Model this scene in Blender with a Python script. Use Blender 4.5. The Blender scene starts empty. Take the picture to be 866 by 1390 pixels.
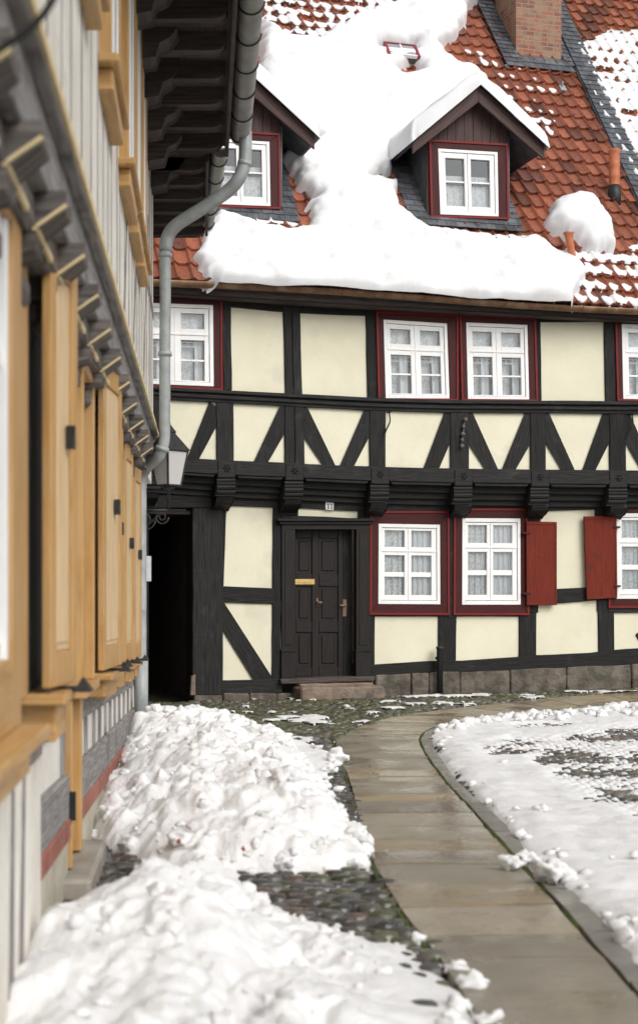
import bpy, math, random
import numpy as np
from mathutils import Vector
random.seed(7); rng = np.random.default_rng(7)
R = math.radians
sc = bpy.context.scene
COL = sc.collection
# ------------------------------------------------------------------ camera constants (photo pixels, 866 wide)
FP, CX, HV, HC = 2000.0, 433.0, 798.0, 1.5

# ------------------------------------------------------------------ numpy noise
def _hash(ix, iy, seed):
    n = (ix.astype(np.int64) * 374761393 + iy.astype(np.int64) * 668265263 + seed * 1442695041) & 0x7fffffff
    n = ((n ^ (n >> 13)) * 1274126177) & 0x7fffffff
    return ((n ^ (n >> 16)) & 0xffff) / 65535.0
def vnoise(x, y, seed=0):
    x = np.asarray(x, float); y = np.asarray(y, float)
    ix, iy = np.floor(x), np.floor(y); fx, fy = x - ix, y - iy
    fx = fx * fx * (3 - 2 * fx); fy = fy * fy * (3 - 2 * fy)
    a = _hash(ix, iy, seed); b = _hash(ix + 1, iy, seed); c = _hash(ix, iy + 1, seed); d = _hash(ix + 1, iy + 1, seed)
    return (a * (1 - fx) + b * fx) * (1 - fy) + (c * (1 - fx) + d * fx) * fy
def fbm(x, y, seed=0, octv=4):
    s = 0; a = .5; t = 0
    for i in range(octv):
        s = s + a * vnoise(x * 2 ** i + 13.7 * i, y * 2 ** i + 5.1 * i, seed + i); t += a; a *= .5
    return s / t
def worley(x, y, seed=0):
    x = np.asarray(x, float); y = np.asarray(y, float)
    ix, iy = np.floor(x), np.floor(y); best = np.full(x.shape, 9.0)
    for dx in (-1, 0, 1):
        for dy in (-1, 0, 1):
            cx, cy = ix + dx, iy + dy
            px = cx + _hash(cx, cy, seed); py = cy + _hash(cx, cy, seed + 77)
            best = np.minimum(best, np.hypot(x - px, y - py))
    return best
def dome(x, y, seed):
    d = worley(x, y, seed)
    return np.sqrt(np.clip(1 - (d / 1.05) ** 2, 0, 1))
def inpoly(px, py, poly):
    ins = np.zeros(px.shape, bool); n = len(poly)
    for i in range(n):
        x1, y1 = poly[i]; x2, y2 = poly[(i + 1) % n]
        c = ((y1 > py) != (y2 > py))
        with np.errstate(all='ignore'):
            xi = (x2 - x1) * (py - y1) / ((y2 - y1) if y2 != y1 else 1e-9) + x1
        ins ^= c & (px < xi)
    return ins
def sdist(px, py, poly):
    d = np.full(px.shape, 1e9); n = len(poly)
    for i in range(n):
        x1, y1 = poly[i]; x2, y2 = poly[(i + 1) % n]
        vx, vy = x2 - x1, y2 - y1; L = vx * vx + vy * vy + 1e-12
        t = np.clip(((px - x1) * vx + (py - y1) * vy) / L, 0, 1)
        d = np.minimum(d, np.hypot(px - x1 - t * vx, py - y1 - t * vy))
    return np.where(inpoly(px, py, poly), d, -d)

# ------------------------------------------------------------------ materials
MATS = {}
def newmat(name):
    m = bpy.data.materials.new(name); m.use_nodes = True; nt = m.node_tree
    for n in list(nt.nodes): nt.nodes.remove(n)
    out = nt.nodes.new('ShaderNodeOutputMaterial'); b = nt.nodes.new('ShaderNodeBsdfPrincipled')
    nt.links.new(b.outputs[0], out.inputs[0]); MATS[name] = m
    return m, nt, b, out
def N(nt, t, **kw):
    n = nt.nodes.new(t)
    for k, v in kw.items():
        if k in n.inputs: n.inputs[k].default_value = v
        else: setattr(n, k, v)
    return n
def ramp(nt, src, stops):
    r = nt.nodes.new('ShaderNodeValToRGB'); e = r.color_ramp.elements
    while len(e) < len(stops): e.new(0.5)
    for i, (p, c) in enumerate(stops):
        e[i].position = p; e[i].color = (*c, 1) if len(c) == 3 else c
    nt.links.new(src, r.inputs[0]); return r
def mixc(nt, fac, a, b, mode='MIX'):
    m = nt.nodes.new('ShaderNodeMix'); m.data_type = 'RGBA'; m.blend_type = mode
    for sock, val in ((m.inputs[0], fac), (m.inputs[6], a), (m.inputs[7], b)):
        if hasattr(val, 'is_output') or isinstance(val, bpy.types.NodeSocket): nt.links.new(val, sock)
        elif isinstance(val, (int, float)): sock.default_value = val
        else: sock.default_value = (*val, 1)
    return m.outputs[2]
def noise_mat(name, c0, c1, scale=8, rough=.7, bump=.15, bscale=40, uv=None, spots=None, rvar=0.0, detail=6, lo=.35, hi=.65, spec=.4, dist=.01, attr=None, objrand=0.0):
    m, nt, b, out = newmat(name)
    tc = N(nt, 'ShaderNodeTexCoord'); src = tc.outputs['Object']
    if uv:
        mp = N(nt, 'ShaderNodeMapping'); mp.inputs['Scale'].default_value = (uv[0], uv[1], 1); nt.links.new(tc.outputs['UV'], mp.inputs[0]); src = mp.outputs[0]
    n1 = N(nt, 'ShaderNodeTexNoise', Scale=scale, Detail=detail, Roughness=.6); nt.links.new(src, n1.inputs['Vector'])
    r = ramp(nt, n1.outputs[0], [(lo, c0), (hi, c1)]); col = r.outputs[0]
    if attr:
        a = N(nt, 'ShaderNodeAttribute', attribute_name=attr); col = mixc(nt, 1.0, col, a.outputs['Color'], 'MULTIPLY')
    if spots:
        n3 = N(nt, 'ShaderNodeTexNoise', Scale=spots[1], Detail=4.0); nt.links.new(tc.outputs['Object'], n3.inputs['Vector'])
        rr = ramp(nt, n3.outputs[0], [(spots[2], (0, 0, 0)), (spots[3], (1, 1, 1))]); col = mixc(nt, rr.outputs[0], col, spots[0])
    if objrand:
        oi = N(nt, 'ShaderNodeObjectInfo'); mr = N(nt, 'ShaderNodeMapRange'); mr.inputs[3].default_value = 1 - objrand; mr.inputs[4].default_value = 1 + objrand
        nt.links.new(oi.outputs['Random'], mr.inputs[0]); cc = N(nt, 'ShaderNodeCombineColor')
        for i in range(3): nt.links.new(mr.outputs[0], cc.inputs[i])
        col = mixc(nt, 1.0, col, cc.outputs[0], 'MULTIPLY')
    nt.links.new(col, b.inputs['Base Color'])
    b.inputs['Roughness'].default_value = rough; b.inputs['Specular IOR Level'].default_value = spec
    if rvar:
        mr = N(nt, 'ShaderNodeMapRange'); mr.inputs[3].default_value = max(0.04, rough - rvar); mr.inputs[4].default_value = min(1, rough + rvar)
        n4 = N(nt, 'ShaderNodeTexNoise', Scale=scale * .6, Detail=3.0); nt.links.new(tc.outputs['Object'], n4.inputs['Vector'])
        rr = ramp(nt, n4.outputs[0], [(.4, (0, 0, 0)), (.6, (1, 1, 1))]); nt.links.new(rr.outputs[0], mr.inputs[0]); nt.links.new(mr.outputs[0], b.inputs['Roughness'])
    if bump:
        n2 = N(nt, 'ShaderNodeTexNoise', Scale=bscale, Detail=5.0); nt.links.new(src, n2.inputs['Vector'])
        bp = N(nt, 'ShaderNodeBump', Strength=bump, Distance=dist); nt.links.new(n2.outputs[0], bp.inputs['Height']); nt.links.new(bp.outputs[0], b.inputs['Normal'])
    return m
noise_mat('plaster_cream', (.69, .655, .50), (.75, .72, .565), scale=1.6, rough=.9, bump=.35, bscale=22, spots=((.57, .545, .44), 2.2, .58, .86), spec=.2, dist=.006)
noise_mat('plaster_white', (.66, .62, .55), (.78, .745, .69), scale=3, rough=.9, bump=.4, bscale=30, spots=((.55, .52, .48), 6, .60, .75), spec=.2)
noise_mat('timber_black', (.008, .008, .008), (.027, .0265, .025), scale=1.0, uv=(3, 55), rough=.65, bump=.7, bscale=1.4, spec=.2, dist=.012, spots=((.040, .037, .033), 5, .60, .80), objrand=.25)
noise_mat('timber_carved', (.009, .009, .009), (.020, .0195, .019), scale=1.0, uv=(5, 40), rough=.6, bump=.5, bscale=1.2, spec=.25, dist=.01)
noise_mat('timber_grey', (.15, .14, .135), (.34, .32, .31), scale=1.0, uv=(3, 50), rough=.85, bump=.6, bscale=1.4, dist=.01, spots=((.10, .095, .09), 4, .55, .72))
noise_mat('timber_brown', (.032, .024, .021), (.085, .066, .058), scale=1.0, uv=(3, 45), rough=.75, bump=.5, bscale=1.4, dist=.01, objrand=.2)
noise_mat('timber_joist', (.065, .055, .05), (.17, .15, .138), scale=1.0, uv=(3, 40), rough=.8, bump=.5, bscale=1.4, dist=.01, objrand=.2)
noise_mat('door_paint', (.008, .0065, .006), (.019, .015, .013), scale=1.0, uv=(3, 50), rough=.55, bump=.4, bscale=1.4, spec=.25, dist=.004)
noise_mat('oxblood', (.040, .008, .008), (.066, .013, .012), scale=1.0, uv=(3, 40), rough=.55, spec=.2, bump=.3, bscale=1.3, dist=.004)
noise_mat('red_trim', (.15, .012, .011), (.20, .018, .015), scale=6, spec=.2, rough=.5, bump=.1)
noise_mat('shutter_red', (.125, .017, .009), (.175, .026, .013), scale=1.0, uv=(3, 30), rough=.6, spec=.15, bump=.4, bscale=1.3, dist=.004, spots=((.105, .022, .015), 7, .55, .7))
noise_mat('gable_boards', (.045, .024, .022), (.09, .052, .046), scale=1.0, uv=(3, 40), rough=.7, bump=.5, bscale=1.4)
noise_mat('paint_white', (.78, .78, .77), (.84, .84, .83), scale=5, rough=.4, bump=.08, bscale=60, spec=.45)
noise_mat('ochre_wood', (.37, .200, .066), (.54, .325, .125), scale=1.0, uv=(2.5, 34), rough=.5, bump=.25, bscale=1.2, dist=.004, spots=((.47, .29, .125), 3, .45, .65))
noise_mat('ochre_pale', (.54, .375, .195), (.68, .51, .31), scale=1.0, uv=(2.5, 30), rough=.5, bump=.2, bscale=1.2, dist=.004)
noise_mat('yellow_line', (.62, .50, .27), (.74, .61, .36), scale=9, rough=.6, bump=.1)
noise_mat('copper_gutter', (.13, .065, .032), (.25, .14, .075), scale=6, rough=.5, bump=.15, bscale=20, spots=((.32, .2, .11), 3, .55, .7))
noise_mat('zinc', (.25, .27, .27), (.37, .39, .385), scale=5, rough=.45, bump=.1, bscale=15, spots=((.22, .22, .21), 9, .62, .75), spec=.6)
noise_mat('zinc_gutter', (.19, .19, .18), (.30, .30, .29), scale=4, rough=.45, bump=.1, bscale=15, spots=((.16, .155, .145), 8, .6, .75), spec=.6)
noise_mat('iron', (.012, .012, .013), (.03, .03, .032), scale=20, rough=.5, bump=.2)
noise_mat('brass', (.50, .33, .12), (.66, .47, .20), scale=12, rough=.35, bump=.1); MATS['brass'].node_tree.nodes['Principled BSDF'].inputs['Metallic'].default_value = .6
noise_mat('bronze', (.16, .09, .055), (.26, .15, .10), scale=12, rough=.4, bump=.1)
noise_mat('slate', (.055, .060, .068), (.13, .14, .15), scale=5, rough=.42, bump=.3, bscale=20, attr='col', rvar=.12)
noise_mat('tile', (.85, .80, .78), (1.0, 1.0, 1.0), scale=14, rough=.38, bump=.25, bscale=45, attr='col', spots=((.14, .055, .035), 4.5, .60, .74), rvar=.14, spec=.5)
noise_mat('terracotta', (.42, .12, .055), (.55, .19, .09), scale=12, rough=.6, bump=.2)
noise_mat('plinth_stone', (.060, .051, .041), (.165, .138, .110), scale=4, rough=.8, bump=.8, bscale=18, dist=.03, spots=((.06, .06, .04), 3.5, .56, .70), objrand=.1)
noise_mat('step_stone', (.15, .11, .082), (.27, .205, .155), scale=5, rough=.7, bump=.7, bscale=16, dist=.03, spots=((.10, .085, .07), 4, .55, .7))
noise_mat('sandstone', (.80, .78, .76), (1.0, 1.0, 1.0), scale=2.5, rough=.30, bump=.35, bscale=22, dist=.01, attr='col', rvar=.2, spots=((.17, .125, .085), 1.9, .55, .72), spec=.55)
noise_mat('kerb_stone', (.70, .69, .68), (1.0, 1.0, 1.0), scale=4, rough=.42, bump=.4, bscale=22, dist=.01, attr='col', rvar=.15, spec=.5)
noise_mat('cobble', (.62, .62, .62), (1.0, 1.0, 1.0), scale=9, rough=.34, bump=.5, bscale=40, dist=.01, attr='col', rvar=.14, spec=.6)
noise_mat('earth', (.022, .020, .016), (.05, .044, .034), scale=4, rough=.8, bump=.8, bscale=50, dist=.02, spots=((.050, .058, .022), 2.2, .50, .66))
noise_mat('doorstep_stone', (.22, .20, .17), (.34, .31, .27), scale=5, rough=.7, bump=.5, bscale=20)
noise_mat('brick_course', (.24, .085, .06), (.38, .15, .11), scale=5, rough=.8, bump=.4, bscale=30)
noise_mat('base_render', (.42, .39, .31), (.58, .54, .44), scale=4, rough=.9, bump=.4, bscale=30)
noise_mat('curtain', (.74, .75, .77), (.84, .85, .86), scale=30, rough=.95, bump=.0, spec=.1)
noise_mat('lace', (.62, .63, .64), (.84, .85, .85), scale=30, rough=.95, bump=0, spec=.1, lo=.42, hi=.56)
noise_mat('room_shade_dark', (.012, .012, .012), (.02, .02, .02), scale=3, rough=.9, bump=0)
noise_mat('paper', (.55, .57, .64), (.68, .69, .74), scale=10, rough=.8, bump=0)
noise_mat('leaf', (.14, .03, .02), (.24, .06, .035), scale=30, rough=.7, bump=.1)
noise_mat('enamel', (.72, .72, .71), (.78, .78, .77), scale=10, rough=.4, bump=0)
noise_mat('moss', (.045, .065, .014), (.10, .13, .03), scale=14, rough=.95, bump=.8, bscale=60, dist=.02)
noise_mat('cable', (.012, .012, .012), (.02, .02, .02), scale=10, rough=.6, bump=0)
noise_mat('magenta_frame', (.22, .02, .04), (.30, .04, .06), scale=10, rough=.5, bump=0)
def snowmat(name, c0, c1, bstr, spots=None):
    m, nt, b, out = newmat(name)
    tc = N(nt, 'ShaderNodeTexCoord')
    n1 = N(nt, 'ShaderNodeTexNoise', Scale=2.4, Detail=7.0, Roughness=.65); nt.links.new(tc.outputs['Object'], n1.inputs['Vector'])
    col = ramp(nt, n1.outputs[0], [(.3, c0), (.6, c1)]).outputs[0]
    if spots:
        n3 = N(nt, 'ShaderNodeTexNoise', Scale=spots[1], Detail=6.0, Roughness=.7); nt.links.new(tc.outputs['Object'], n3.inputs['Vector'])
        col = mixc(nt, ramp(nt, n3.outputs[0], [(spots[2], (0, 0, 0)), (spots[3], (1, 1, 1))]).outputs[0], col, spots[0])
    nt.links.new(col, b.inputs['Base Color']); b.inputs['Roughness'].default_value = .65; b.inputs['Specular IOR Level'].default_value = .3
    b.inputs['Subsurface Weight'].default_value = .6; b.inputs['Subsurface Radius'].default_value = (.03, .035, .04); b.inputs['Subsurface Scale'].default_value = .5
    n2 = N(nt, 'ShaderNodeTexNoise', Scale=38.0, Detail=6.0, Roughness=.7); nt.links.new(tc.outputs['Object'], n2.inputs['Vector'])
    bp = N(nt, 'ShaderNodeBump', Strength=bstr, Distance=.02); nt.links.new(n2.outputs[0], bp.inputs['Height']); nt.links.new(bp.outputs[0], b.inputs['Normal'])
snowmat('snow_roof', (.69, .695, .705), (.76, .76, .765), .3)
snowmat('snow_pile', (.80, .795, .79), (.87, .87, .87), .9, ((.66, .63, .59), 3.2, .60, .78))
snowmat('snow_road', (.70, .695, .69), (.80, .795, .79), .6, ((.55, .53, .49), 2.6, .58, .76))
# glass
m, nt, b, out = newmat('glass')
tr = N(nt, 'ShaderNodeBsdfTransparent'); gl = N(nt, 'ShaderNodeBsdfGlossy'); gl.inputs['Roughness'].default_value = .03
gl.inputs['Color'].default_value = (.9, .93, .95, 1); tr.inputs['Color'].default_value = (.93, .95, .95, 1)
fr = N(nt, 'ShaderNodeFresnel', IOR=1.5); ad = N(nt, 'ShaderNodeMath', operation='ADD'); ad.inputs[1].default_value = .05
nt.links.new(fr.outputs[0], ad.inputs[0]); mx = N(nt, 'ShaderNodeMixShader'); nt.links.new(ad.outputs[0], mx.inputs[0]); nt.links.new(tr.outputs[0], mx.inputs[1]); nt.links.new(gl.outputs[0], mx.inputs[2])
nt.links.new(mx.outputs[0], out.inputs[0]); nt.nodes.remove(b)
# frosted lantern glass
m, nt, b, out = newmat('frosted_glass')
b.inputs['Base Color'].default_value = (.52, .50, .49, 1); b.inputs['Roughness'].default_value = .25
# skylight glass
m, nt, b, out = newmat('sky_glass'); b.inputs['Base Color'].default_value = (.30, .33, .35, 1); b.inputs['Roughness'].default_value = .12
# chimney brick
m, nt, b, out = newmat('chimney_brick')
tc = N(nt, 'ShaderNodeTexCoord'); br = N(nt, 'ShaderNodeTexBrick'); br.inputs['Scale'].default_value = 1.0
br.inputs['Brick Width'].default_value = .23; br.inputs['Row Height'].default_value = .075; br.inputs['Mortar Size'].default_value = .008; br.inputs['Mortar Smooth'].default_value = .3
br.inputs['Color1'].default_value = (.34, .12, .065, 1); br.inputs['Color2'].default_value = (.19, .085, .06, 1); br.inputs['Mortar'].default_value = (.30, .25, .20, 1)
nt.links.new(tc.outputs['UV'], br.inputs['Vector'])
n1 = N(nt, 'ShaderNodeTexNoise', Scale=6.0, Detail=5.0); nt.links.new(tc.outputs['Object'], n1.inputs['Vector'])
rr = ramp(nt, n1.outputs[0], [(.42, (0, 0, 0)), (.68, (1, 1, 1))]); c = mixc(nt, rr.outputs[0], br.outputs[0], (.30, .21, .14))
nt.links.new(c, b.inputs['Base Color']); b.inputs['Roughness'].default_value = .85
bp = N(nt, 'ShaderNodeBump', Strength=.6, Distance=.01); bp.invert = True; nt.links.new(br.outputs['Fac'], bp.inputs['Height']); nt.links.new(bp.outputs[0], b.inputs['Normal'])

# ------------------------------------------------------------------ mesh builder
class MB:
    def __init__(s): s.v = []; s.f = []; s.uv = []; s.c = []; s.n = 0
    def add(s, V, F, axis=None, col=None, vert_uv=False):
        V = np.asarray(V, float)
        if axis is None:
            C = V - V.mean(0)
            if len(V) > 200: C = C[::7]
            axis = np.linalg.svd(C, full_matrices=False)[2][0]
        ax = np.asarray(axis, float); ax = ax / (np.linalg.norm(ax) + 1e-12)
        off = s.n; s.v.append(V); s.n += len(V)
        ru = rng.random() * 10
        for f in F:
            a, b_, c_ = V[f[0]], V[f[1]], V[f[2]]
            nn = np.array([(b_[1]-a[1])*(c_[2]-a[2])-(b_[2]-a[2])*(c_[1]-a[1]), (b_[2]-a[2])*(c_[0]-a[0])-(b_[0]-a[0])*(c_[2]-a[2]), (b_[0]-a[0])*(c_[1]-a[1])-(b_[1]-a[1])*(c_[0]-a[0])])
            w = np.array([nn[1]*ax[2]-nn[2]*ax[1], nn[2]*ax[0]-nn[0]*ax[2], nn[0]*ax[1]-nn[1]*ax[0]])
            l = math.sqrt(w[0]**2+w[1]**2+w[2]**2)
            if l < 1e-9: w = np.array([ax[1], ax[2], ax[0]]); l = 1
            w = w / l
            s.f.append([i + off for i in f])
            for i in f: s.uv.append((float(V[i] @ ax) + ru, float(V[i] @ w) + ru))
            if col is not None: s.c += [col] * len(f)
        if col is None: pass
    def build(s, name, mat, parent=None, smooth=False, bevel=0, loc=None, angle=None):
        V = np.concatenate(s.v) if s.v else np.zeros((0, 3))
        o3 = np.zeros(3)
        if loc is not None: o3 = np.asarray(loc, float)
        elif parent is None: o3 = np.array([V[:, 0].mean(), V[:, 1].mean(), V[:, 2].min()])
        pl = np.array(parent_world(parent)) if parent is not None else np.zeros(3)
        if parent is not None and loc is None: o3 = pl
        me = bpy.data.meshes.new(name); me.from_pydata((V - o3).tolist(), [], s.f); me.validate(verbose=False) if False else None
        uvl = me.uv_layers.new(name='UVMap'); uvl.data.foreach_set('uv', np.array(s.uv, dtype=np.float32).ravel())
        if len(s.c) == len(s.uv) and s.c:
            ca = me.color_attributes.new('col', 'FLOAT_COLOR', 'CORNER')
            arr = np.array([(c[0], c[1], c[2], 1) for c in s.c], dtype=np.float32); ca.data.foreach_set('color', arr.ravel())
        if smooth: me.polygons.foreach_set('use_smooth', [True] * len(me.polygons))
        me.materials.append(MATS[mat]); me.update()
        o = bpy.data.objects.new(name, me); COL.objects.link(o)
        o.location = o3 - pl
        if parent is not None: o.parent = parent
        if bevel:
            b = o.modifiers.new('bevel', 'BEVEL'); b.width = bevel; b.segments = 1; b.limit_method = 'ANGLE'; b.angle_limit = R(40)
        if angle: 
            pass
        return o
def parent_world(p):
    x = Vector((0, 0, 0))
    while p is not None: x = x + p.location; p = p.parent
    return x
def empty(name, loc, label, cat, group=None):
    o = bpy.data.objects.new(name, None); COL.objects.link(o); o.location = loc; o.empty_display_size = .2
    return tag(o, label, cat, group)
def tag(o, label=None, cat=None, group=None, kind=None):
    if label: o['label'] = label
    if cat: o['category'] = cat
    if group: o['group'] = group
    if kind: o['kind'] = kind
    return o
BOXF = [(0, 3, 2, 1), (4, 5, 6, 7), (0, 1, 5, 4), (1, 2, 6, 5), (2, 3, 7, 6), (3, 0, 4, 7)]
def hexa(M, P, axis=None, col=None): M.add(P, BOXF, axis, col)           # P: 4 bottom, 4 top
def box(M, a, b, axis=None):
    x0, y0, z0 = a; x1, y1, z1 = b
    hexa(M, [(x0, y0, z0), (x1, y0, z0), (x1, y1, z0), (x0, y1, z0), (x0, y0, z1), (x1, y0, z1), (x1, y1, z1), (x0, y1, z1)], axis)
def obox(M, o, ax, ay, az, axis=None, col=None):
    o, ax, ay, az = (np.asarray(k, float) for k in (o, ax, ay, az))
    hexa(M, [o, o + ax, o + ax + ay, o + ay, o + az, o + ax + az, o + ax + ay + az, o + ay + az], axis, col)
def tube(M, pts, r, n=12, cap=True, arc=None):
    pts = [np.asarray(p, float) for p in pts]; V = []; F = []
    rr = r if hasattr(r, '__len__') else [r] * len(pts)
    up = np.array([0, 0, 1.0]); prev = None
    for i, p in enumerate(pts):
        d = pts[min(i + 1, len(pts) - 1)] - pts[max(i - 1, 0)]; d = d / (np.linalg.norm(d) + 1e-12)
        if prev is None:
            a = np.cross(d, up) if abs(d[2]) < .95 else np.cross(d, [1.0, 0, 0])
        else: a = prev - d * (prev @ d)
        a = a / np.linalg.norm(a); prev = a; b = np.cross(a, d)
        for k in range(n):
            t = 2 * math.pi * k / n; V.append(p + rr[i] * (math.cos(t) * a + math.sin(t) * b))
    for i in range(len(pts) - 1):
        for k in range(n): F.append((i * n + k, i * n + (k + 1) % n, (i + 1) * n + (k + 1) % n, (i + 1) * n + k))
    if cap: F.append(tuple(range(n - 1, -1, -1))); F.append(tuple((len(pts) - 1) * n + k for k in range(n)))
    M.add(V, F, pts[-1] - pts[0] if np.linalg.norm(pts[-1] - pts[0]) > 1e-6 else (0, 0, 1))
def curve_pts(ctrl, n=8):
    out = []; c = [np.asarray(p, float) for p in ctrl]; c = [c[0]] + c + [c[-1]]
    for i in range(1, len(c) - 2):
        for k in range(n):
            t = k / n; p0, p1, p2, p3 = c[i-1:i+3]
            out.append(.5 * ((2*p1) + (-p0+p2)*t + (2*p0-5*p1+4*p2-p3)*t*t + (-p0+3*p1-3*p2+p3)*t**3))
    out.append(c[-2]); return out
def grid_mesh(M, X, Y, Z, mask, col=None, colfn=None):
    """heightfield: arrays (ny,nx); faces where the four corners are in mask"""
    ny, nx = X.shape; idx = -np.ones((ny, nx), int)
    q = mask[:-1, :-1] & mask[1:, :-1] & mask[:-1, 1:] & mask[1:, 1:]
    used = np.zeros((ny, nx), bool); used[:-1, :-1] |= q; used[1:, :-1] |= q; used[:-1, 1:] |= q; used[1:, 1:] |= q
    idx[used] = np.arange(used.sum()); V = np.stack([X[used], Y[used], Z[used]], 1)
    jj, ii = np.nonzero(q); F = np.stack([idx[jj, ii], idx[jj, ii + 1], idx[jj + 1, ii + 1], idx[jj + 1, ii]], 1)
    off = M.n; M.v.append(V); M.n += len(V); M.f += (F + off).tolist()
    uv = V[F.ravel()][:, :2]; M.uv += uv.tolist()
    if col is not None: M.c += [col] * (len(F) * 4)

# ------------------------------------------------------------------ mapping helpers (photo measurements -> metres on real surfaces)
def ray(u, v): return np.array([(u - CX) / FP, 1.0, (HV - v) / FP])
def G(u, v, z=0.0): Y = FP * (HC - z) / (v - HV); return np.array([(u - CX) / FP * Y, Y])
def Yf(u): x = u - CX; return 20 * math.exp(1.55e-4 * x - 4e-8 * x * x)
def NO(u):
    a = np.array([(u - 1 - CX) / FP * Yf(u - 1), Yf(u - 1)]); b = np.array([(u + 1 - CX) / FP * Yf(u + 1), Yf(u + 1)])
    t = (b - a) / np.linalg.norm(b - a); return np.array([t[1], -t[0], 0.0])
JET = .35
def F(u, v, o=0, th=0):
    Y = Yf(u) - o * 1.04; r = ray(u, v); return np.array([r[0] * Y, Y, HC + r[2] * Y]) + th * NO(u)
def lerp(a, b, t): return a + (b - a) * t
def quad(M, TL, TR, BR, BL, mp, t0, t1, nu=1, nv=1, wob=0, seed=0):
    """a timber / board: four measured corners, from depth t0 (back) to t1 (front) along the wall normal"""
    TL, TR, BR, BL = (np.array(p, float) for p in (TL, TR, BR, BL)); V = []; Fc = []
    def px(a, b):
        p = lerp(lerp(TL, TR, a), lerp(BL, BR, a), b)
        if wob:
            L = (a * nu * 1.3 + seed * 7.1, b * nv * 1.3 + seed * 3.3)
            p = p + wob * (np.array([float(vnoise(L[0] + 3, L[1], 5)), float(vnoise(L[0], L[1] + 9, 6))]) - .5) * 2
        return p
    for j in range(nv + 1):
        for i in range(nu + 1):
            p = px(i / nu, j / nv); V.append(mp(p[0], p[1], t1))
    ring = [(i, 0) for i in range(nu + 1)] + [(nu, j) for j in range(1, nv + 1)] + [(i, nv) for i in range(nu - 1, -1, -1)] + [(0, j) for j in range(nv - 1, 0, -1)]
    base = len(V)
    for (i, j) in ring: p = px(i / nu, j / nv); V.append(mp(p[0], p[1], t0))
    W = nu + 1
    for j in range(nv):
        for i in range(nu): Fc.append((j * W + i, (j + 1) * W + i, (j + 1) * W + i + 1, j * W + i + 1))
    n = len(ring)
    for k in range(n):
        a = ring[k]; b = ring[(k + 1) % n]; Fc.append((a[1] * W + a[0], b[1] * W + b[0], base + (k + 1) % n, base + k))
    hx = np.linalg.norm(TR - TL) + np.linalg.norm(BR - BL); hy = np.linalg.norm(BL - TL) + np.linalg.norm(BR - TR)
    p0, p1 = (px(0, .5), px(1, .5)) if hx > hy else (px(.5, 0), px(.5, 1))
    M.add(V, Fc, mp(p1[0], p1[1], t1) - mp(p0[0], p0[1], t1))
FU = lambda u, v, th: F(u, v, JET, th)      # upper storey wall
FG = lambda u, v, th: F(u, v, 0, th)        # ground storey wall
seedc = [0]
def tq(name, mp, TL, TR, BR, BL, par, t1=.03, t0=-.04, mat='timber_black', wob=.5, bevel=.008, dens=25):
    M = MB(); seedc[0] += 1
    hx = abs(TR[0] - TL[0]); hy = abs(BL[1] - TL[1])
    quad(M, TL, TR, BR, BL, mp, t0, t1, max(1, int(hx / dens)), max(1, int(hy / dens)), wob, seedc[0])
    return M.build(name, mat, par, bevel=bevel)
def rq(name, mp, u0, v0, u1, v1, par, **k): return tq(name, mp, (u0, v0), (u1, v0), (u1, v1), (u0, v1), par, **k)

# ================================================================== FAR HOUSE
base = F(433, 948); base[2] = 0
house = empty('timber_framed_house', base, 'black and cream half-timbered house number 11 with snowy red tiled roof and curved jettied front', 'house')

def wall_holes(M, mp, ubreaks, vtop, vbot, holes, t0=-.12):
    """plaster wall with window openings"""
    us = sorted(set(list(ubreaks) + [h[0] for h in holes] + [h[1] for h in holes]))
    for a, b in zip(us[:-1], us[1:]):
        if b - a < .5: continue
        m_ = (a + b) / 2; hs = [h for h in holes if h[0] - .01 <= m_ <= h[1] + .01]
        if not hs: quad(M, (a, vtop(a)), (b, vtop(b)), (b, vbot(b)), (a, vbot(a)), mp, t0, 0)
        else:
            h = hs[0]
            quad(M, (a, vtop(a)), (b, vtop(b)), (b, h[2]), (a, h[2]), mp, t0, 0)
            quad(M, (a, h[3]), (b, h[3]), (b, vbot(b)), (a, vbot(a)), mp, t0, 0)
# windows: (white-frame corners TL TR BR BL), casing rect, type
UPW = [([(186, 411), (288, 414.5), (289, 525), (186, 521)], [(176, 399), (300, 404), (300.5, 530), (176, 524)]),
       ([(519, 434), (605, 439.5), (608.5, 541.5), (522, 541)], [(509, 423), (620, 428), (620, 544), (512, 543)]),
       ([(631, 438), (714, 441.5), (716.5, 543), (633.5, 543)], [(622, 427), (725, 432), (728, 545), (625, 544)]),
       ([(842, 440), (930, 443), (931, 543), (844, 542)], [(833, 430), (942, 434), (942, 546), (836, 544)])]
GRW = [([(512.5, 711), (595.5, 712.5), (596, 820.5), (512, 820)], [(501, 694.5), (607.5, 694.5), (608, 834.5), (500.5, 834)]),
       ([(626, 703.5), (704.5, 704), (705, 821), (625.5, 821)], [(614.5, 691), (713, 691), (716, 834.5), (614, 834.5)]),
       ([(834, 697), (915, 697), (915, 813), (835, 813)], [(830, 685), (927, 685), (927, 825), (824, 825)])]
def hole(w): c = w[0]; return (min(c[0][0], c[3][0]) + 1, max(c[1][0], c[2][0]) - 1, min(c[0][1], c[1][1]) + 1, max(c[2][1], c[3][1]) - 1)
eaveb = lambda u: 383 + (u - 232) * .052
M = MB(); wall_holes(M, FU, list(range(130, 1001, 30)), lambda u: eaveb(u) - 4, lambda u: 640 + (u - 240) * .012, [hole(w) for w in UPW])
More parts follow.
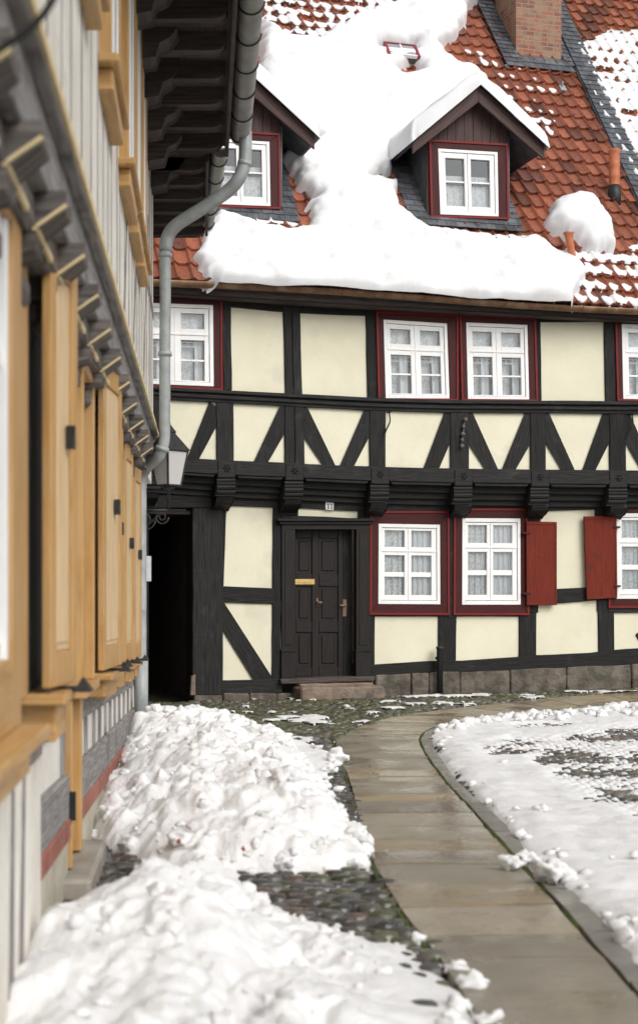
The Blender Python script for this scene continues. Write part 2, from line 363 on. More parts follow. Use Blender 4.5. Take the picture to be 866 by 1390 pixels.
# ground storey wall, gateway and door openings left free
M2 = MB(); wall_holes(M2, FG, [262] + list(range(290, 1001, 30)), lambda u: 655, lambda u: 925, [hole(w) for w in GRW] + [(396.5, 486, 711, 926)])
quad(M2, (120, 640), (200, 640), (200, 960), (120, 960), FG, -.12, 0); quad(M2, (200, 640), (262, 640), (262, 686), (200, 686), FG, -.12, 0)
w1 = M.build('upper_wall', 'plaster_cream', house); w2 = M2.build('lower_wall', 'plaster_cream', house)

def window(par, mp, fr, cas, kind, curt):
    """casing > sash, panes, curtains"""
    fr = [np.array(p, float) for p in fr]
    def P(a, b): return lerp(lerp(fr[0], fr[1], a), lerp(fr[3], fr[2], a), b)
    def pc(M, a0, a1, b0, b1, t0, t1): quad(M, P(a0, b0), P(a1, b0), P(a1, b1), P(a0, b1), mp, t0, t1)
    M = MB(); c = [np.array(p, float) for p in cas]
    # casing ring: four boards around the white frame
    quad(M, c[0], c[1], fr[1], fr[0], mp, -.02, .045); quad(M, fr[3], fr[2], c[2], c[3], mp, -.02, .045)
    quad(M, c[0], fr[0], fr[3], c[3], mp, -.02, .045); quad(M, fr[1], c[1], c[2], fr[2], mp, -.02, .045)
    win = M.build('window', 'oxblood', par, bevel=.004)
    M = MB(); e = 2.2
    T, U_ = c[0], c[1]; d = lambda p, x, y: (p[0] + x, p[1] + y)
    quad(M, d(c[0], -.3, -.5), d(c[1], .3, -.5), d(c[1], .3, e), d(c[0], -.3, e), mp, .03, .062)
    quad(M, d(c[3], -.3, -e), d(c[2], .3, -e), d(c[2], .3, .5), d(c[3], -.3, .5), mp, .03, .062)
    quad(M, d(c[0], -.3, e), d(c[0], e, e), d(c[3], e, -e), d(c[3], -.3, -e), mp, .03, .060)
    quad(M, d(c[1], -e, e), d(c[1], .3, e), d(c[2], .3, -e), d(c[2], -e, -e), mp, .03, .060)
    M.build('trim', 'red_trim', win)
    if kind == 'upper': A = [(.105, .42), (.575, .885)]; B = [(.11, .30), (.44, .675), (.70, .935)]; thin = {1}; split = .37
    elif kind == 'ground': A = [(.105, .43), (.54, .865)]; B = [(.08, .285), (.39, .60), (.66, .885)]; thin = {1}; split = .335
    else: A = [(.12, .44), (.55, .87)]; B = [(.13, .475), (.50, .86)]; thin = {0}; split = None
    M = MB()
    for (x0, x1) in ((0, .05), (.95, 1)): pc(M, x0, x1, .0, 1., -.04, .050)
    pc(M, .05, .95, 0, .045, -.04, .048); pc(M, .05, .95, .955, 1, -.04, .052)
    M.build('frame', 'paint_white', win, bevel=.003)
    for k, (a0, a1) in enumerate(A):
        M = MB(); lo, hi = (.055, .488) if k == 0 else (.496, .945)
        pc(M, lo, a0, .05, .95, -.03, .034); pc(M, a1, hi, .05, .95, -.03, .034)
        ys = [.05] + [x for b in B for x in b] + [.95]
        for j in range(0, len(ys), 2):
            isthin = (j // 2 - 1) in thin and j not in (0, len(ys) - 2)
            pc(M, a0, a1, ys[j], ys[j + 1], -.02, .022 if isthin else .033)
        M.build('sash', 'paint_white', win, bevel=.003)
        for (b0, b1) in B:
            M = MB(); pc(M, a0 - .005, a1 + .005, b0 - .004, b1 + .004, -.012, -.006); M.build('pane', 'glass', win)
    if split:
        M = MB(); pc(M, .055, .945, split - .010, split + .010, .02, .044); pc(M, .486, .498, .05, .95, .02, .042); M.build('glazing_bar', 'paint_white', win, bevel=.002)
    # curtains: pleated cloth hung behind the glass, dark room behind
    def cloth(a0, a1, b0, b1, mat, amp, freq, depth):
        M = MB(); n = 60; V = []; Fc = []; ph = random.random() * 6
        for j in range(5):
            for i in range(n + 1):
                a = lerp(a0, a1, i / n); p = P(a, lerp(b0, b1, j / 4))
                w = math.sin(a * freq + ph + .5 * math.sin(a * 9 + j * .5)) * amp + math.sin(a * freq * 2.3 + ph) * amp * .4
                V.append(mp(p[0], p[1], depth + w))
        for j in range(4):
            for i in range(n): k = j * (n + 1) + i; Fc.append((k, k + n + 1, k + n + 2, k + 1))
        M.add(V, Fc, (0, 0, 1)); return M.build('curtain', mat, win, smooth=True)
    if curt == 'full':
        cloth(.04, .47, .04, .96, 'lace', .016, 55, -.045); cloth(.49, .96, .04, .96, 'curtain', .018, 65, -.045)
    elif curt == 'upper':
        cloth(.04, .96, .03, .34, 'lace', .008, 40, -.09)
        cloth(.27, .40, .36, .96, 'curtain', .012, 70, -.08); cloth(.78, .96, .36, .96, 'curtain', .012, 70, -.08)
        cloth(.04, .30, .46, .96, 'lace', .008, 30, -.16); cloth(.50, .78, .46, .96, 'lace', .008, 30, -.16)
        M = MB()
        for k in range(12):      # crocheted border: a row of little square loops
            a = .06 + k * .078
            pc(M, a, a + .012, .455, .50, -.075, -.072)
        pc(M, .04, .97, .445, .458, -.075, -.071); pc(M, .04, .97, .498, .512, -.075, -.071)
        M.build('curtain_border', 'enamel', win)
    else:
        cloth(.06, .96, .52, .93, 'lace', .012, 50, -.075)
        M = MB(); pc(M, .06, .96, .37, .45, -.08, -.076); M.build('curtain_border', 'lace', win)
    M = MB(); q = .02
    V = []
    for t in (-.05, -.5):
        for (a, b) in ((-q, -q), (1 + q, -q), (1 + q, 1 + q), (-q, 1 + q)):
            p = P(a, b); V.append(mp(p[0], p[1], t))
    M.add(V, [(4, 5, 6, 7), (0, 1, 5, 4), (1, 2, 6, 5), (2, 3, 7, 6), (3, 0, 4, 7)]); M.build('room', 'room_shade_dark', win)
    return win
for k, w in enumerate(UPW): window(house, FU, w[0], w[1], 'upper', 'upper')
for k, w in enumerate(GRW): window(house, FG, w[0], w[1], 'ground', 'full')

# ---- upper storey timbers
T = .03
def poly_beam(name, mp, top, bot, par, t1, t0=-.04, mat='timber_black', u0=130, u1=1000, step=24, bevel=.006, wob=.4):
    M = MB(); n = int((u1 - u0) / step); V = []; Fc = []; seedc[0] += 1
    for k in range(n + 1):
        u = lerp(u0, u1, k / n)
        w1_ = wob * (float(vnoise(k * .6, seedc[0], 3)) - .5) * 2; w2_ = wob * (float(vnoise(k * .6 + 40, seedc[0], 4)) - .5) * 2
        for (v, t) in ((top(u) + w1_, t1), (bot(u) + w2_, t1), (bot(u) + w2_, t0), (top(u) + w1_, t0)): V.append(mp(u, v, t))
    for k in range(n):
        a = 4 * k
        for e in range(4): Fc.append((a + e, a + (e + 1) % 4, a + 4 + (e + 1) % 4, a + 4 + e))
    Fc.append((0, 3, 2, 1)); Fc.append((4 * n, 4 * n + 1, 4 * n + 2, 4 * n + 3))
    M.add(V, Fc, V[-4] - V[0]); return M.build(name, mat, par, bevel=bevel)
pl = lambda pts: (lambda u: float(np.interp(u, [p[0] for p in pts], [p[1] for p in pts])))
poly_beam('wall_plate', FU, pl([(130, 372), (232, 380), (866, 412), (1000, 420)]), pl([(130, 405), (232, 408), (312, 417), (384, 424), (500, 429), (620, 427), (732, 437), (866, 437), (1000, 442)]), house, .028)
poly_beam('wall_plate', FU, pl([(130, 376), (232, 384), (866, 414), (1000, 422)]), pl([(130, 390), (232, 397), (500, 412), (866, 426), (1000, 434)]), house, .09)
# moulded rail below the windows (three steps)
rt = pl([(130, 519), (232, 526), (400, 535), (500, 540), (600, 543), (866, 545), (1000, 546)]); rb = pl([(130, 536), (232, 543), (400, 552), (500, 557), (600, 560), (866, 562), (1000, 563)])
poly_beam('moulded_rail', FU, rt, rb, house, .05)
poly_beam('moulded_rail', FU, lambda u: rt(u) + .8, lambda u: rt(u) + 5.5, house, .10, wob=.25)
poly_beam('moulded_rail', FU, lambda u: rt(u) + 8, lambda u: rt(u) + 12.5, house, .08, wob=.25)
for (a, b, vt, vb) in ((300.5, 312.5, 405, 530), (383.5, 394.6, 415, 536), (395.4, 406.5, 415, 537), (495.5, 509.5, 420, 542), (619.5, 623, 425, 545), (726, 732.5, 430, 545), (819, 834.5, 432, 546), (942, 960, 434, 546)):
    dx = 3 if a > 300.6 and a < 600 else 2
    tq('post', FU, (a, vt), (b, vt), (b + dx, vb), (a + dx, vb), house, t1=T)
# parapet posts and braces
for (a, b) in ((293, 316), (385.5, 398.5), (399.3, 412), (500.5, 522), (610, 635), (718.5, 739.5), (826, 848), (935, 957), (205, 226)):
    tq('post', FU, (a, rb((a + b) / 2) - 1), (b, rb((a + b) / 2) - 1), (b + .5, 642), (a + .5, 642), house, t1=T + .008)
BR = [((284, 546), (293.5, 553), (293.5, 577), (268, 625), (253, 625)), ((379, 553), (386, 553), (386, 587), (361, 630), (343, 630)),
      ((411, 553), (417, 555), (455, 634), (440, 634), (411, 592)), ((494, 557), (501, 557), (501, 591), (478, 635), (460, 635)),
      ((603, 560), (611, 560), (611, 598), (593, 640), (573, 640)), ((634, 560), (640, 560), (676, 640), (660, 640), (634, 600)),
      ((712, 561), (720, 561), (720, 600), (697, 640), (680, 640)), ((738, 561), (744, 561), (779.5, 640), (763, 640), (738, 598)),
      ((818, 561), (827, 561), (827, 598), (806, 640), (789.5, 640)), ((847, 561), (853, 561), (888, 640), (871, 640), (847, 598)),
      ((192, 545), (200, 545), (235, 620), (220, 620), (192, 580))]
for P5 in BR:
    M = MB(); n = len(P5); V = [FU(p[0], p[1], T - .006) for p in P5] + [FU(p[0], p[1], -.03) for p in P5]
    cc = np.array(P5).mean(0)
    Fc = [tuple(range(n))] + [(k, (k + 1) % n, n + (k + 1) % n, n + k) for k in range(n)]
    M.add(V, Fc, V[3] - V[0]); M.build('brace', 'timber_black', house, bevel=.006)
# sill beam of the jetty with rosettes, recessed boards, joist heads
st = pl([(130, 617), (240, 621), (300, 625), (400, 629), (480, 633), (600, 636), (866, 639), (1000, 640)])
poly_beam('sill_beam', FU, st, lambda u: st(u) + 17, house, .055, t0=-.3)
heads = [205, 306, 398, 514, 627, 731, 837, 946]
for a, b in zip(heads[:-1], heads[1:]):    # keel mouldings between the heads
    for (i0, dv0, dv1, th) in ((13, 13.5, 19.5, .062), (17, 19.5, 23.5, .045)):
        u0, u1 = a + i0, b - i0
        tq('keel_moulding', FU, (u0 - 3, st(u0) + dv0), (u1 + 3, st(u1) + dv0), (u1, st(u1) + dv1), (u0, st(u0) + dv1), house, t1=th, t0=-.3, wob=.2, mat='timber_carved')
for k, u in enumerate(heads):
    s0 = st(u)
    # beam block
    tq('joist_head', FU, (u - 12.5, s0 + 1), (u + 12.5, s0 + 1), (u + 12.5, s0 + 24), (u - 12.5, s0 + 24), house, t1=.068, t0=-.3, wob=.3, mat='timber_carved', bevel=.012)
    # rosette
    M = MB(); c = FU(u, s0 + 11, .069)
    nx_ = NO(u); tx = np.array([-nx_[1], nx_[0], 0]); uz = np.array([0, 0, 1.0])
    for q in range(6):
        t = q * math.pi / 3; d = math.cos(t) * tx + math.sin(t) * uz; e = -math.sin(t) * tx + math.cos(t) * uz
        V = [c + d * .012, c + d * .035 + e * .013, c + d * .062, c + d * .035 - e * .013, c + d * .036 + nx_ * .016]
        M.add(V, [(0, 1, 4), (1, 2, 4), (2, 3, 4), (3, 0, 4)], d)
    tube(M, [c - nx_ * .01, c + nx_ * .018], .012, 8)
    M.build('rosette', 'timber_carved', house)
    # ribbed roll under the block
    M = MB()
    a, b = u - 13, u + 12
    for j, (dv, r) in enumerate(((27, .030), (31, .036), (36, .045), (42, .040))):
        tube(M, [FU(a + j * .4, s0 + dv, .03 - j * .018), FU(b + j * .4, s0 + dv, .03 - j * .018)], r, 10)
    quad(M, (a, s0 + 24), (b, s0 + 24), (b, s0 + 48), (a, s0 + 48), FU, -.34, -.02)
    M.build('joist_end', 'timber_carved', house, smooth=False)
    # lower console, shifted left, curved underside
    M = MB(); a, b = u - 20, u + 3; V = []
    prof = [(-.02, 0), (.29, 0), (.30, -.05), (.275, -.10), (.20, -.145), (.12, -.165), (.06, -.20), (-.02, -.21)]
    for uu in (a, b):
        p0 = F(uu, s0 + 47, 0, 0); nn = NO(uu)
        for (d, z) in prof: V.append(p0 + nn * d + np.array([0, 0, z]))
    n = len(prof); Fc = [tuple(range(n)), tuple(range(2 * n - 1, n - 1, -1))] + [(i, (i + 1) % n, n + (i + 1) % n, n + i) for i in range(n)]
    M.add(V, Fc, V[n] - V[0]); M.build('console', 'timber_carved', house, bevel=.01)
# boards closing the jetty underside, stepped
for (dv0, dv1, o_, nm) in ((24, 33, .22, 'soffit_board'), (33, 42, .14, 'soffit_board'), (42, 50, .07, 'soffit_board')):
    poly_beam(nm, lambda u, v, t, o_=o_: F(u, v, o_, t), lambda u: st(u) + dv0 - 3, lambda u: st(u) + dv1, house, .03, t0=-.2, wob=.3, mat='timber_carved')
# floor of the jetty so that nothing shows from below
M = MB(); V = []; n = 20
for k in range(n + 1):
    u = lerp(130, 1000, k / n); V += [FU(u, st(u) + 14, .03), F(u, st(u) + 14, -.1, 0)]
M.add(V, [(2 * k, 2 * k + 1, 2 * k + 3, 2 * k + 2) for k in range(n)], V[-1] - V[0]); M.build('soffit', 'timber_black', house)
# ---- ground storey timbers
tp_b = pl([(130, 690), (262, 688), (306, 686), (374, 689.5), (404, 690), (500, 695), (610, 694), (733, 694), (807, 692), (1000, 690)])
poly_beam('top_plate', FG, lambda u: st(u) + 44, tp_b, house, .035)
rq('gate_post', FG, 260.5, 680, 301.5, 944, house, t1=.05, t0=-.3)
rq('gate_post', FG, 176, 680, 201, 952, house, t1=.05, t0=-.3)
tq('lintel', FG, (176, 672), (301, 672), (301, 690), (176, 690), house, t1=.07, t0=-.3)
tq('post', FG, (370, 685), (381, 685), (380, 925), (368.5, 925), house, t1=T)
tq('post', FG, (301, 685), (307, 685), (303, 800), (301, 800), house, t1=T)
tq('rail', FG, (300, 795.5), (372, 799), (372, 820), (300, 818), house, t1=T + .004)
M = MB(); P5 = [(301, 819), (303.5, 819), (369, 921), (369, 928), (347, 928), (301, 853)]; n = 6
V = [FG(p[0], p[1], T - .004) for p in P5] + [FG(p[0], p[1], -.03) for p in P5]
M.add(V, [tuple(range(n))] + [(k, (k + 1) % n, n + (k + 1) % n, n + k) for k in range(n)], V[2] - V[0]); M.build('brace', 'timber_black', house, bevel=.006)
tq('ground_sill', FG, (263, 925), (382, 922), (382, 941), (263, 944), house, t1=T + .012)
tq('rail', FG, (381, 699.5), (500, 704), (500, 712), (381, 712), house, t1=T + .01)
tq('rail', FG, (374, 689.5), (404, 690.5), (404, 700), (374, 700), house, t1=T + .006)
tq('rail', FG, (485, 690), (502, 692), (502, 704), (485, 704), house, t1=T + .006)
tq('post', FG, (500, 694), (508, 694), (508, 918), (500, 918), house, t1=T)
tq('post', FG, (606, 692), (616, 692), (616, 840), (606, 840), house, t1=T + .01)
tq('post', FG, (594.5, 833), (619, 833), (618, 900), (594.5, 900), house, t1=T)
tq('post', FG, (704, 832), (727, 832), (727, 895), (704, 895), house, t1=T)
tq('post', FG, (714, 692), (733.5, 692), (730, 832), (716, 832), house, t1=T - .006)
tq('post', FG, (807, 690), (833, 690), (832, 830), (810, 830), house, t1=T - .002)
tq('post', FG, (810.5, 813), (832, 813), (833, 890), (812, 890), house, t1=T)
tq('rail', FG, (500, 833), (718, 833), (718, 837), (500, 837), house, t1=T + .002)
tq('rail', FG, (716, 801), (812, 797), (811, 814.5), (716, 823), house, t1=T + .006)
tq('rail', FG, (824, 824), (1000, 823), (1000, 831.5), (824, 832), house, t1=T + .006)
gb_t = pl([(500, 902.5), (594, 896.5), (618, 897.5), (704, 892), (727, 889.5), (812, 886), (832, 881.5), (1000, 874)]); gb_b = pl([(500, 919), (600, 914), (660, 912), (866, 903), (1000, 897)])
poly_beam('ground_sill', FG, gb_t, gb_b, house, .045, u0=502, u1=1000)
tq('brace', FG, (862, 862), (900, 831), (915, 831), (875, 884), house, t1=T - .01, wob=.2)
# plinth stones, each stone of the course in one masonry part
M = MB(); u = 508
while u < 1000:
    w = random.choice([24, 34, 48, 60, 78]) * random.uniform(.85, 1.15)
    if u + w > 1000: w = 1000 - u
    vb = lambda x: HV + FP * (HC + .10) / Yf(x)
    quad(M, (u, gb_b(u) - 2), (u + w - 1.0, gb_b(u + w) - 2), (u + w - 1.0, vb(u + w)), (u, vb(u)), FG, -.2, .055 + random.uniform(-.012, .012), 5, 3, .8, seedc[0]); seedc[0] += 3
    u += w
u = 263
while u < 506:
    w = min(random.uniform(28, 50), 506 - u)
    t_ = 941 if u < 380 else 922
    quad(M, (u, t_), (u + w - .8, t_), (u + w - .8, 965), (u, 965), FG, -.2, .05 + random.uniform(-.012, .012), 4, 2, .6, seedc[0]); seedc[0] += 3
    u += w
M.build('plinth', 'plinth_stone', house, bevel=.02)
# ---- passage (dark gateway)
g0 = F(201, 700); g1 = F(263, 700); nb = -NO(232)
M = MB(); a = np.array([g0[0], g0[1], 0]); b = np.array([g1[0], g1[1], 0]); H_ = g0[2] + .03
dp = nb * 3.5
for (p, q) in ((a, a + dp), (a + dp, b + dp), (b + dp, b)):
    d = q - p; nrm = np.array([-d[1], d[0], 0]); nrm = nrm / np.linalg.norm(nrm) * .06
    obox(M, p, d, nrm, (0, 0, H_), (0, 0, 1))
obox(M, a + np.array([0, 0, H_]) + nb * .05, (b - a), dp, (0, 0, .05))
M.build('passage', 'timber_brown', house)
# worn orange-brown strip low on the gate post
tq('post_foot', FG, (258.5, 918), (264, 915), (264, 944), (257, 944), house, t1=.06, t0=.0, mat='step_stone', wob=.2)
# ---- door
M = MB()
for (u0, u1) in ((381, 399.5), (482, 501)):
    quad(M, (u0, 712), (u1, 712), (u1, 884), (u0, 884), FG, -.05, .05); quad(M, (u0 - 1, 884), (u1 + 1, 884), (u1 + 1, 924), (u0 - 1, 924), FG, -.05, .065)
    quad(M, (u0 + 4, 722), (u1 - 4, 722), (u1 - 4, 876), (u0 + 4, 876), FG, .04, .058)
    quad(M, (u0 - 1.5, 882), (u1 + 1.5, 882), (u1 + 1.5, 885), (u0 - 1.5, 885), FG, .0, .078)
quad(M, (381, 711.5), (501, 711.5), (501, 719), (381, 719), FG, -.05, .052)
quad(M, (374, 704), (506, 704), (506, 708), (374, 708), FG, -.02, .12); quad(M, (377, 708), (503, 708), (503, 712), (377, 712), FG, -.02, .085)
M.build('door_surround', 'door_paint', house, bevel=.005)
D0 = -.16
M = MB(); quad(M, (399, 718), (482.5, 718), (482.5, 921), (399, 921), FG, D0 - .06, D0)
door = M.build('door', 'door_paint', house)
M = MB()
for (a, b, c_, d_) in ((399.5, 718.5, 406, 920), (427.5, 718.5, 437, 920), (463, 718.5, 470, 920), (406, 718.5, 427.5, 730), (437, 718.5, 463, 730), (406, 779, 427.5, 796), (437, 779, 463, 796), (406, 844, 427.5, 859), (437, 844, 463, 859), (406, 906, 427.5, 920), (437, 906, 463, 920)):
    quad(M, (a, b), (c_, b), (c_, d_), (a, d_), FG, D0 - .01, D0 + (.026 if d_ - b > 100 else .0245))
M.build('door_stile', 'door_paint', door, bevel=.006)
for (a, c_) in ((406, 427.5), (437, 463)):
    for (b, d_) in ((730, 779), (796, 844), (859, 906)):
        M = MB(); quad(M, (a + 4, b + 4), (c_ - 4, b + 4), (c_ - 4, d_ - 4), (a + 4, d_ - 4), FG, D0 - .01, D0 + .014)
        M.build('door_panel', 'door_paint', door, bevel=.01)
M = MB(); quad(M, (470.5, 718.5), (482, 718.5), (482, 920), (470.5, 920), FG, D0 - .01, D0 + .012); M.build('door_edge', 'timber_black', door)
M = MB(); quad(M, (400, 786), (431, 786), (431, 793.5), (400, 793.5), FG, D0 + .02, D0 + .034); quad(M, (404, 788), (427, 788), (427, 791.2), (404, 791.2), FG, D0 + .03, D0 + .041)
M.build('mail_slot', 'brass', door, bevel=.003)
M = MB(); c = FG(434.5, 818, D0 + .02); n_ = NO(434); tx = np.array([-n_[1], n_[0], 0])
tube(M, [c, c + n_ * .07], .013, 8); tube(M, [c + n_ * .06 - tx * .005, c + n_ * .07 + tx * .05], [.016, .01], 8); tube(M, [c + np.array([0, 0, .06]) + n_ * .005, c + np.array([0, 0, -.06]) + n_ * .005], [.012, .016], 8)
M.build('door_pull', 'bronze', door, smooth=True)
M = MB(); quad(M, (469.5, 814), (474.5, 814), (474.5, 837), (469.5, 837), FG, D0 + .01, D0 + .022)
c = FG(472.5, 822, D0 + .02); tube(M, [c, c + n_ * .05], .012, 8); tube(M, [c + n_ * .045, c + n_ * .05 - tx * .09], .010, 8)
M.build('door_handle', 'bronze', door)
tq('threshold', FG, (377, 921.5), (505, 917.5), (504, 924), (378, 928), house, t1=.14, t0=-.18, mat='timber_brown', wob=.4)
# house number
M = MB(); quad(M, (440.5, 681.5), (451.5, 682), (451.5, 692.8), (440.5, 692.3), FG, .038, .05); npl = M.build('number_plate', 'enamel', house, bevel=.004)
M = MB()
for u0 in (442.6, 447.0):
    quad(M, (u0 + 1.0, 684.0), (u0 + 2.3, 684.1), (u0 + 2.3, 690.6), (u0 + 1.0, 690.5), FG, .049, .0525)
    quad(M, (u0, 684.4), (u0 + 1.0, 684.1), (u0 + 1.0, 685.2), (u0, 685.9), FG, .049, .0523); quad(M, (u0 + .1, 690.0), (u0 + 3.2, 690.1), (u0 + 3.2, 690.9), (u0 + .1, 690.8), FG, .049, .0527)
M.build('digits', 'iron', npl)
# ---- shutters of the ground storey
def shutter_far(c, name='shutter'):
    c = [np.array(p, float) for p in c]; M = MB(); quad(M, *c, FG, .065, .095)
    o = M.build(name, 'shutter_red', house, bevel=.004)
    def P(a, b): return lerp(lerp(c[0], c[1], a), lerp(c[3], c[2], a), b)
    M = MB()
    for (a0, a1, b0, b1) in ((0, 1, .0, .035), (0, 1, .965, 1), (0, .06, .035, .965), (.94, 1, .035, .965)):
        quad(M, P(a0, b0), P(a1, b0), P(a1, b1), P(a0, b1), FG, .09, .103)
    M.build('shutter_frame', 'shutter_red', o, bevel=.003)
    M = MB()
    for b in (.14, .86):
        s = 0 if c[0][0] < 760 else 1; a0, a1 = (-.12, .12) if s == 0 else (.9, 1.1)
        quad(M, P(a0, b - .012), P(a1, b - .012), P(a1, b + .012), P(a0, b + .012), FG, .06, .112)
    M.build('hinge', 'oxblood', o)
shutter_far([(711, 708), (752, 709), (752, 821.5), (711.5, 821.5)]); shutter_far([(789, 701.5), (833, 700.5), (834, 811.5), (793, 814)])
# ---- ironwork and the wall pipe
M = MB()
tube(M, curve_pts([FU(526, 559, .06), FU(526, 573, .10), FU(522, 584, .07), FU(518, 598, .04)], 6), .011, 6); tube(M, [FU(524, 560, .03), FU(527, 560, .10)], .012, 6)
M.build('iron_hook', 'iron', house)
M = MB(); tube(M, curve_pts([FU(855, 562, .06), FU(855, 576, .10), FU(851, 588, .07), FU(845, 601, .04)], 6), .011, 6); tube(M, [FU(853, 563, .03), FU(856, 563, .10)], .012, 6)
M.build('iron_hook', 'iron', house)
M = MB(); tube(M, [FU(629, 569, .05), FU(624, 606, .06)], .012, 8)
for (u, v, r) in ((629, 570, .03), (626.5, 580, .026), (625.5, 590, .034), (624.5, 598, .028), (624, 606, .034)): tube(M, [FU(u, v - 2.5, .075), FU(u, v, .085), FU(u, v + 2.5, .075)], [r * .5, r, r * .5], 8)
M.build('iron_bracket', 'timber_joist', house, smooth=True)
M = MB(); tube(M, [FG(591.5, 940, .16), FG(591.5, 881, .16), FG(591.5, 880, .16), FG(591.5, 877, .16)], [.045, .045, .055, .05], 12); tube(M, [FG(586, 893, .15), FG(592, 893, .16)], .02, 8)
M.build('wall_pipe', 'iron', house, smooth=True)

# ---- main roof
PL = F(232, 380, JET + .30); PR = F(866, 412, JET + .30); ZE = 5.44
DD = PR - PL; DD[2] = 0; DD = DD / np.linalg.norm(DD); NN = np.array([-DD[1], DD[0], 0.0]); PH = R(50)
UPV = NN * math.cos(PH) + np.array([0, 0, math.sin(PH)]); RN = -NN * math.sin(PH) + np.array([0, 0, math.cos(PH)])
RO = PL.copy(); RO[2] = ZE
def rp(s, t, h=0): return RO + s * DD + t * UPV + h * RN
def rst(u, v, h=0):
    r = ray(u, v); c = np.array([0, 0, HC]); o = RO + h * RN
    k = ((o - c) @ RN) / (r @ RN); p = c + k * r - o
    return float(p @ DD), float(p @ UPV)
TS, TT = .205, .315
def tileh(x):   # cross profile of a pantile, x in 0..1
    return .044 * math.exp(-((x - .16) / .13) ** 2) + .044 * math.exp(-((x - 1.16) / .13) ** 2) + .006 * math.cos((x - .16) * 2 * math.pi)
s_min, s_max, t_max = -1.6, 11.6, 9.8
M = MB(); ns = int((s_max - s_min) / TS); ntt = int(t_max / TT); K = 8
V = []; Fc = []; Cc = []
for j in range(ntt + 1):
    for i in range(ns):
        s0 = s_min + i * TS; t0 = j * TT - .06 + random.uniform(-.006, .006); t1 = t0 + TT + .05
        dh = random.uniform(-.004, .005); tw = random.uniform(-.006, .006)
        g = random.random(); k_ = random.uniform(.75, 1.15)
        right = s0 > rst(815, 170)[0]
        if g < .62: c = (.33 * k_, .112 * k_, .064 * k_)
        elif g < .85: c = (.25 * k_, .088 * k_, .054 * k_)
        else: c = (.15 * k_, .060 * k_, .042 * k_)
        if right: c = (c[0] * 1.08, c[1] * 1.12, c[2] * 1.05)
        b0 = len(V)
        for (t, lift) in ((t0, 0), (t0, 1), (t1, 2)):
            for k in range(K + 1):
                x = k / K; h = tileh(x) + dh
                z = {0: h - .004, 1: h + .046, 2: h - .002}[lift] 
                sl = -.02 * (1 - x) if lift < 2 else 0
                V.append(rp(s0 + x * TS, t + sl + tw * x, z))
        for r_ in (0, 1):
            for k in range(K):
                a = b0 + r_ * (K + 1) + k; Fc.append((a, a + 1, a + K + 2, a + K + 1)); Cc += [c] * 4
V = np.array(V); M.v.append(V); M.n = len(V); M.f = Fc; M.c = Cc; M.uv = [(0, 0)] * (len(Fc) * 4)
roof = M.build('roof', 'tile', house, smooth=True)
rm = roof.modifiers.new('split', 'EDGE_SPLIT'); rm.split_angle = R(50)
# roof deck and rear slope
M = MB(); q = 9.8
obox(M, rp(s_min, -.05, -.14), DD * (s_max - s_min), UPV * (q + .05), RN * .10)
pr = rp(s_min, q, -.04); bk = NN * math.cos(PH) * 8 - np.array([0, 0, math.sin(PH) * 8]); obox(M, pr, DD * (s_max - s_min), bk, -(NN * math.sin(PH) + np.array([0, 0, math.cos(PH)])) * .1)
M.build('roof_deck', 'timber_brown', roof)
# side and back walls so the house is a volume
M = MB(); dd_ = NN * 9.5
for u in (132, 998):
    p = F(u, 700, 0, -.1); p[2] = -.2; d = NN * 9.5; obox(M, p, d, DD * (.15 if u < 400 else -.15), (0, 0, 5.7))
p = F(132, 700, 0, -.1); p[2] = -.2; q_ = F(998, 700, 0, -.1); q_[2] = -.2; obox(M, p + NN * 9.5, q_ - p, NN * .15, (0, 0, 5.7))
M.build('side_wall', 'plaster_cream', house)
# gutter (half round, brown) + fascia
def ev(s, off, z): return RO + s * DD - NN * off + np.array([0, 0, z])
M = MB(); V = []; Fc = []; n = 10; S = np.linspace(-1.6, 11.6, 40)
for s in S:
    for (r, rev) in ((.075, 0), (.066, 1)):
        for k in range(n + 1):
            t = math.pi * (k / n); k2 = t if not rev else math.pi - t
            V.append(ev(s, .05 + math.cos(k2) * r, -.055 - math.sin(k2) * r + .02 * math.sin(s * .9)))
W = 2 * (n + 1)
for i in range(len(S) - 1):
    for k in range(W): Fc.append((i * W + k, i * W + (k + 1) % W, (i + 1) * W + (k + 1) % W, (i + 1) * W + k))
M.add(V, Fc, DD); 
for s in np.arange(-1.2, 11.5, 1.15):   # seams
    P_ = [ev(s, .05 + math.cos(math.pi * k / 10) * .079, -.055 - math.sin(math.pi * k / 10) * .079 + .02 * math.sin(s * .9)) for k in range(11)]
    tube(M, P_, .006, 5)
M.build('gutter', 'copper_gutter', house, smooth=True)
M = MB(); obox(M, ev(-1.6, -.06, -.20), DD * 13.2, NN * .03, (0, 0, .17)); obox(M, ev(-1.6, -.06, -.20), DD * 13.2, NN * .5, (0, 0, .02)); M.build('fascia', 'timber_brown', house)

# ---- slates helper: overlapping slates along a strip on the roof
def slates(M, s0f, s1f, t0, t1, h0, w=.19, row=.15, rot=0):
    t = t0; j = 0
    while t < t1:
        a, b = s0f(t), s1f(t); s = a - (w * .5 if j % 2 else 0)
        while s < b:
            e = min(s + w, b); st_ = max(s, a)
            if e - st_ > .03:
                k_ = random.uniform(.7, 1.25); c = (k_, k_, k_ * 1.02)
                P_ = [rp(st_ + .003, t, h0 + .026), rp(e - .003, t + random.uniform(-.004, .004), h0 + .026 + random.uniform(-.003, .003)), rp(e - .003, t + row + .07, h0 + .008), rp(st_ + .003, t + row + .07, h0 + .008)]
                P2 = [p - RN * .010 for p in P_]; hexa(M, P2 + P_, DD, c)
            s += w
        t += row; j += 1
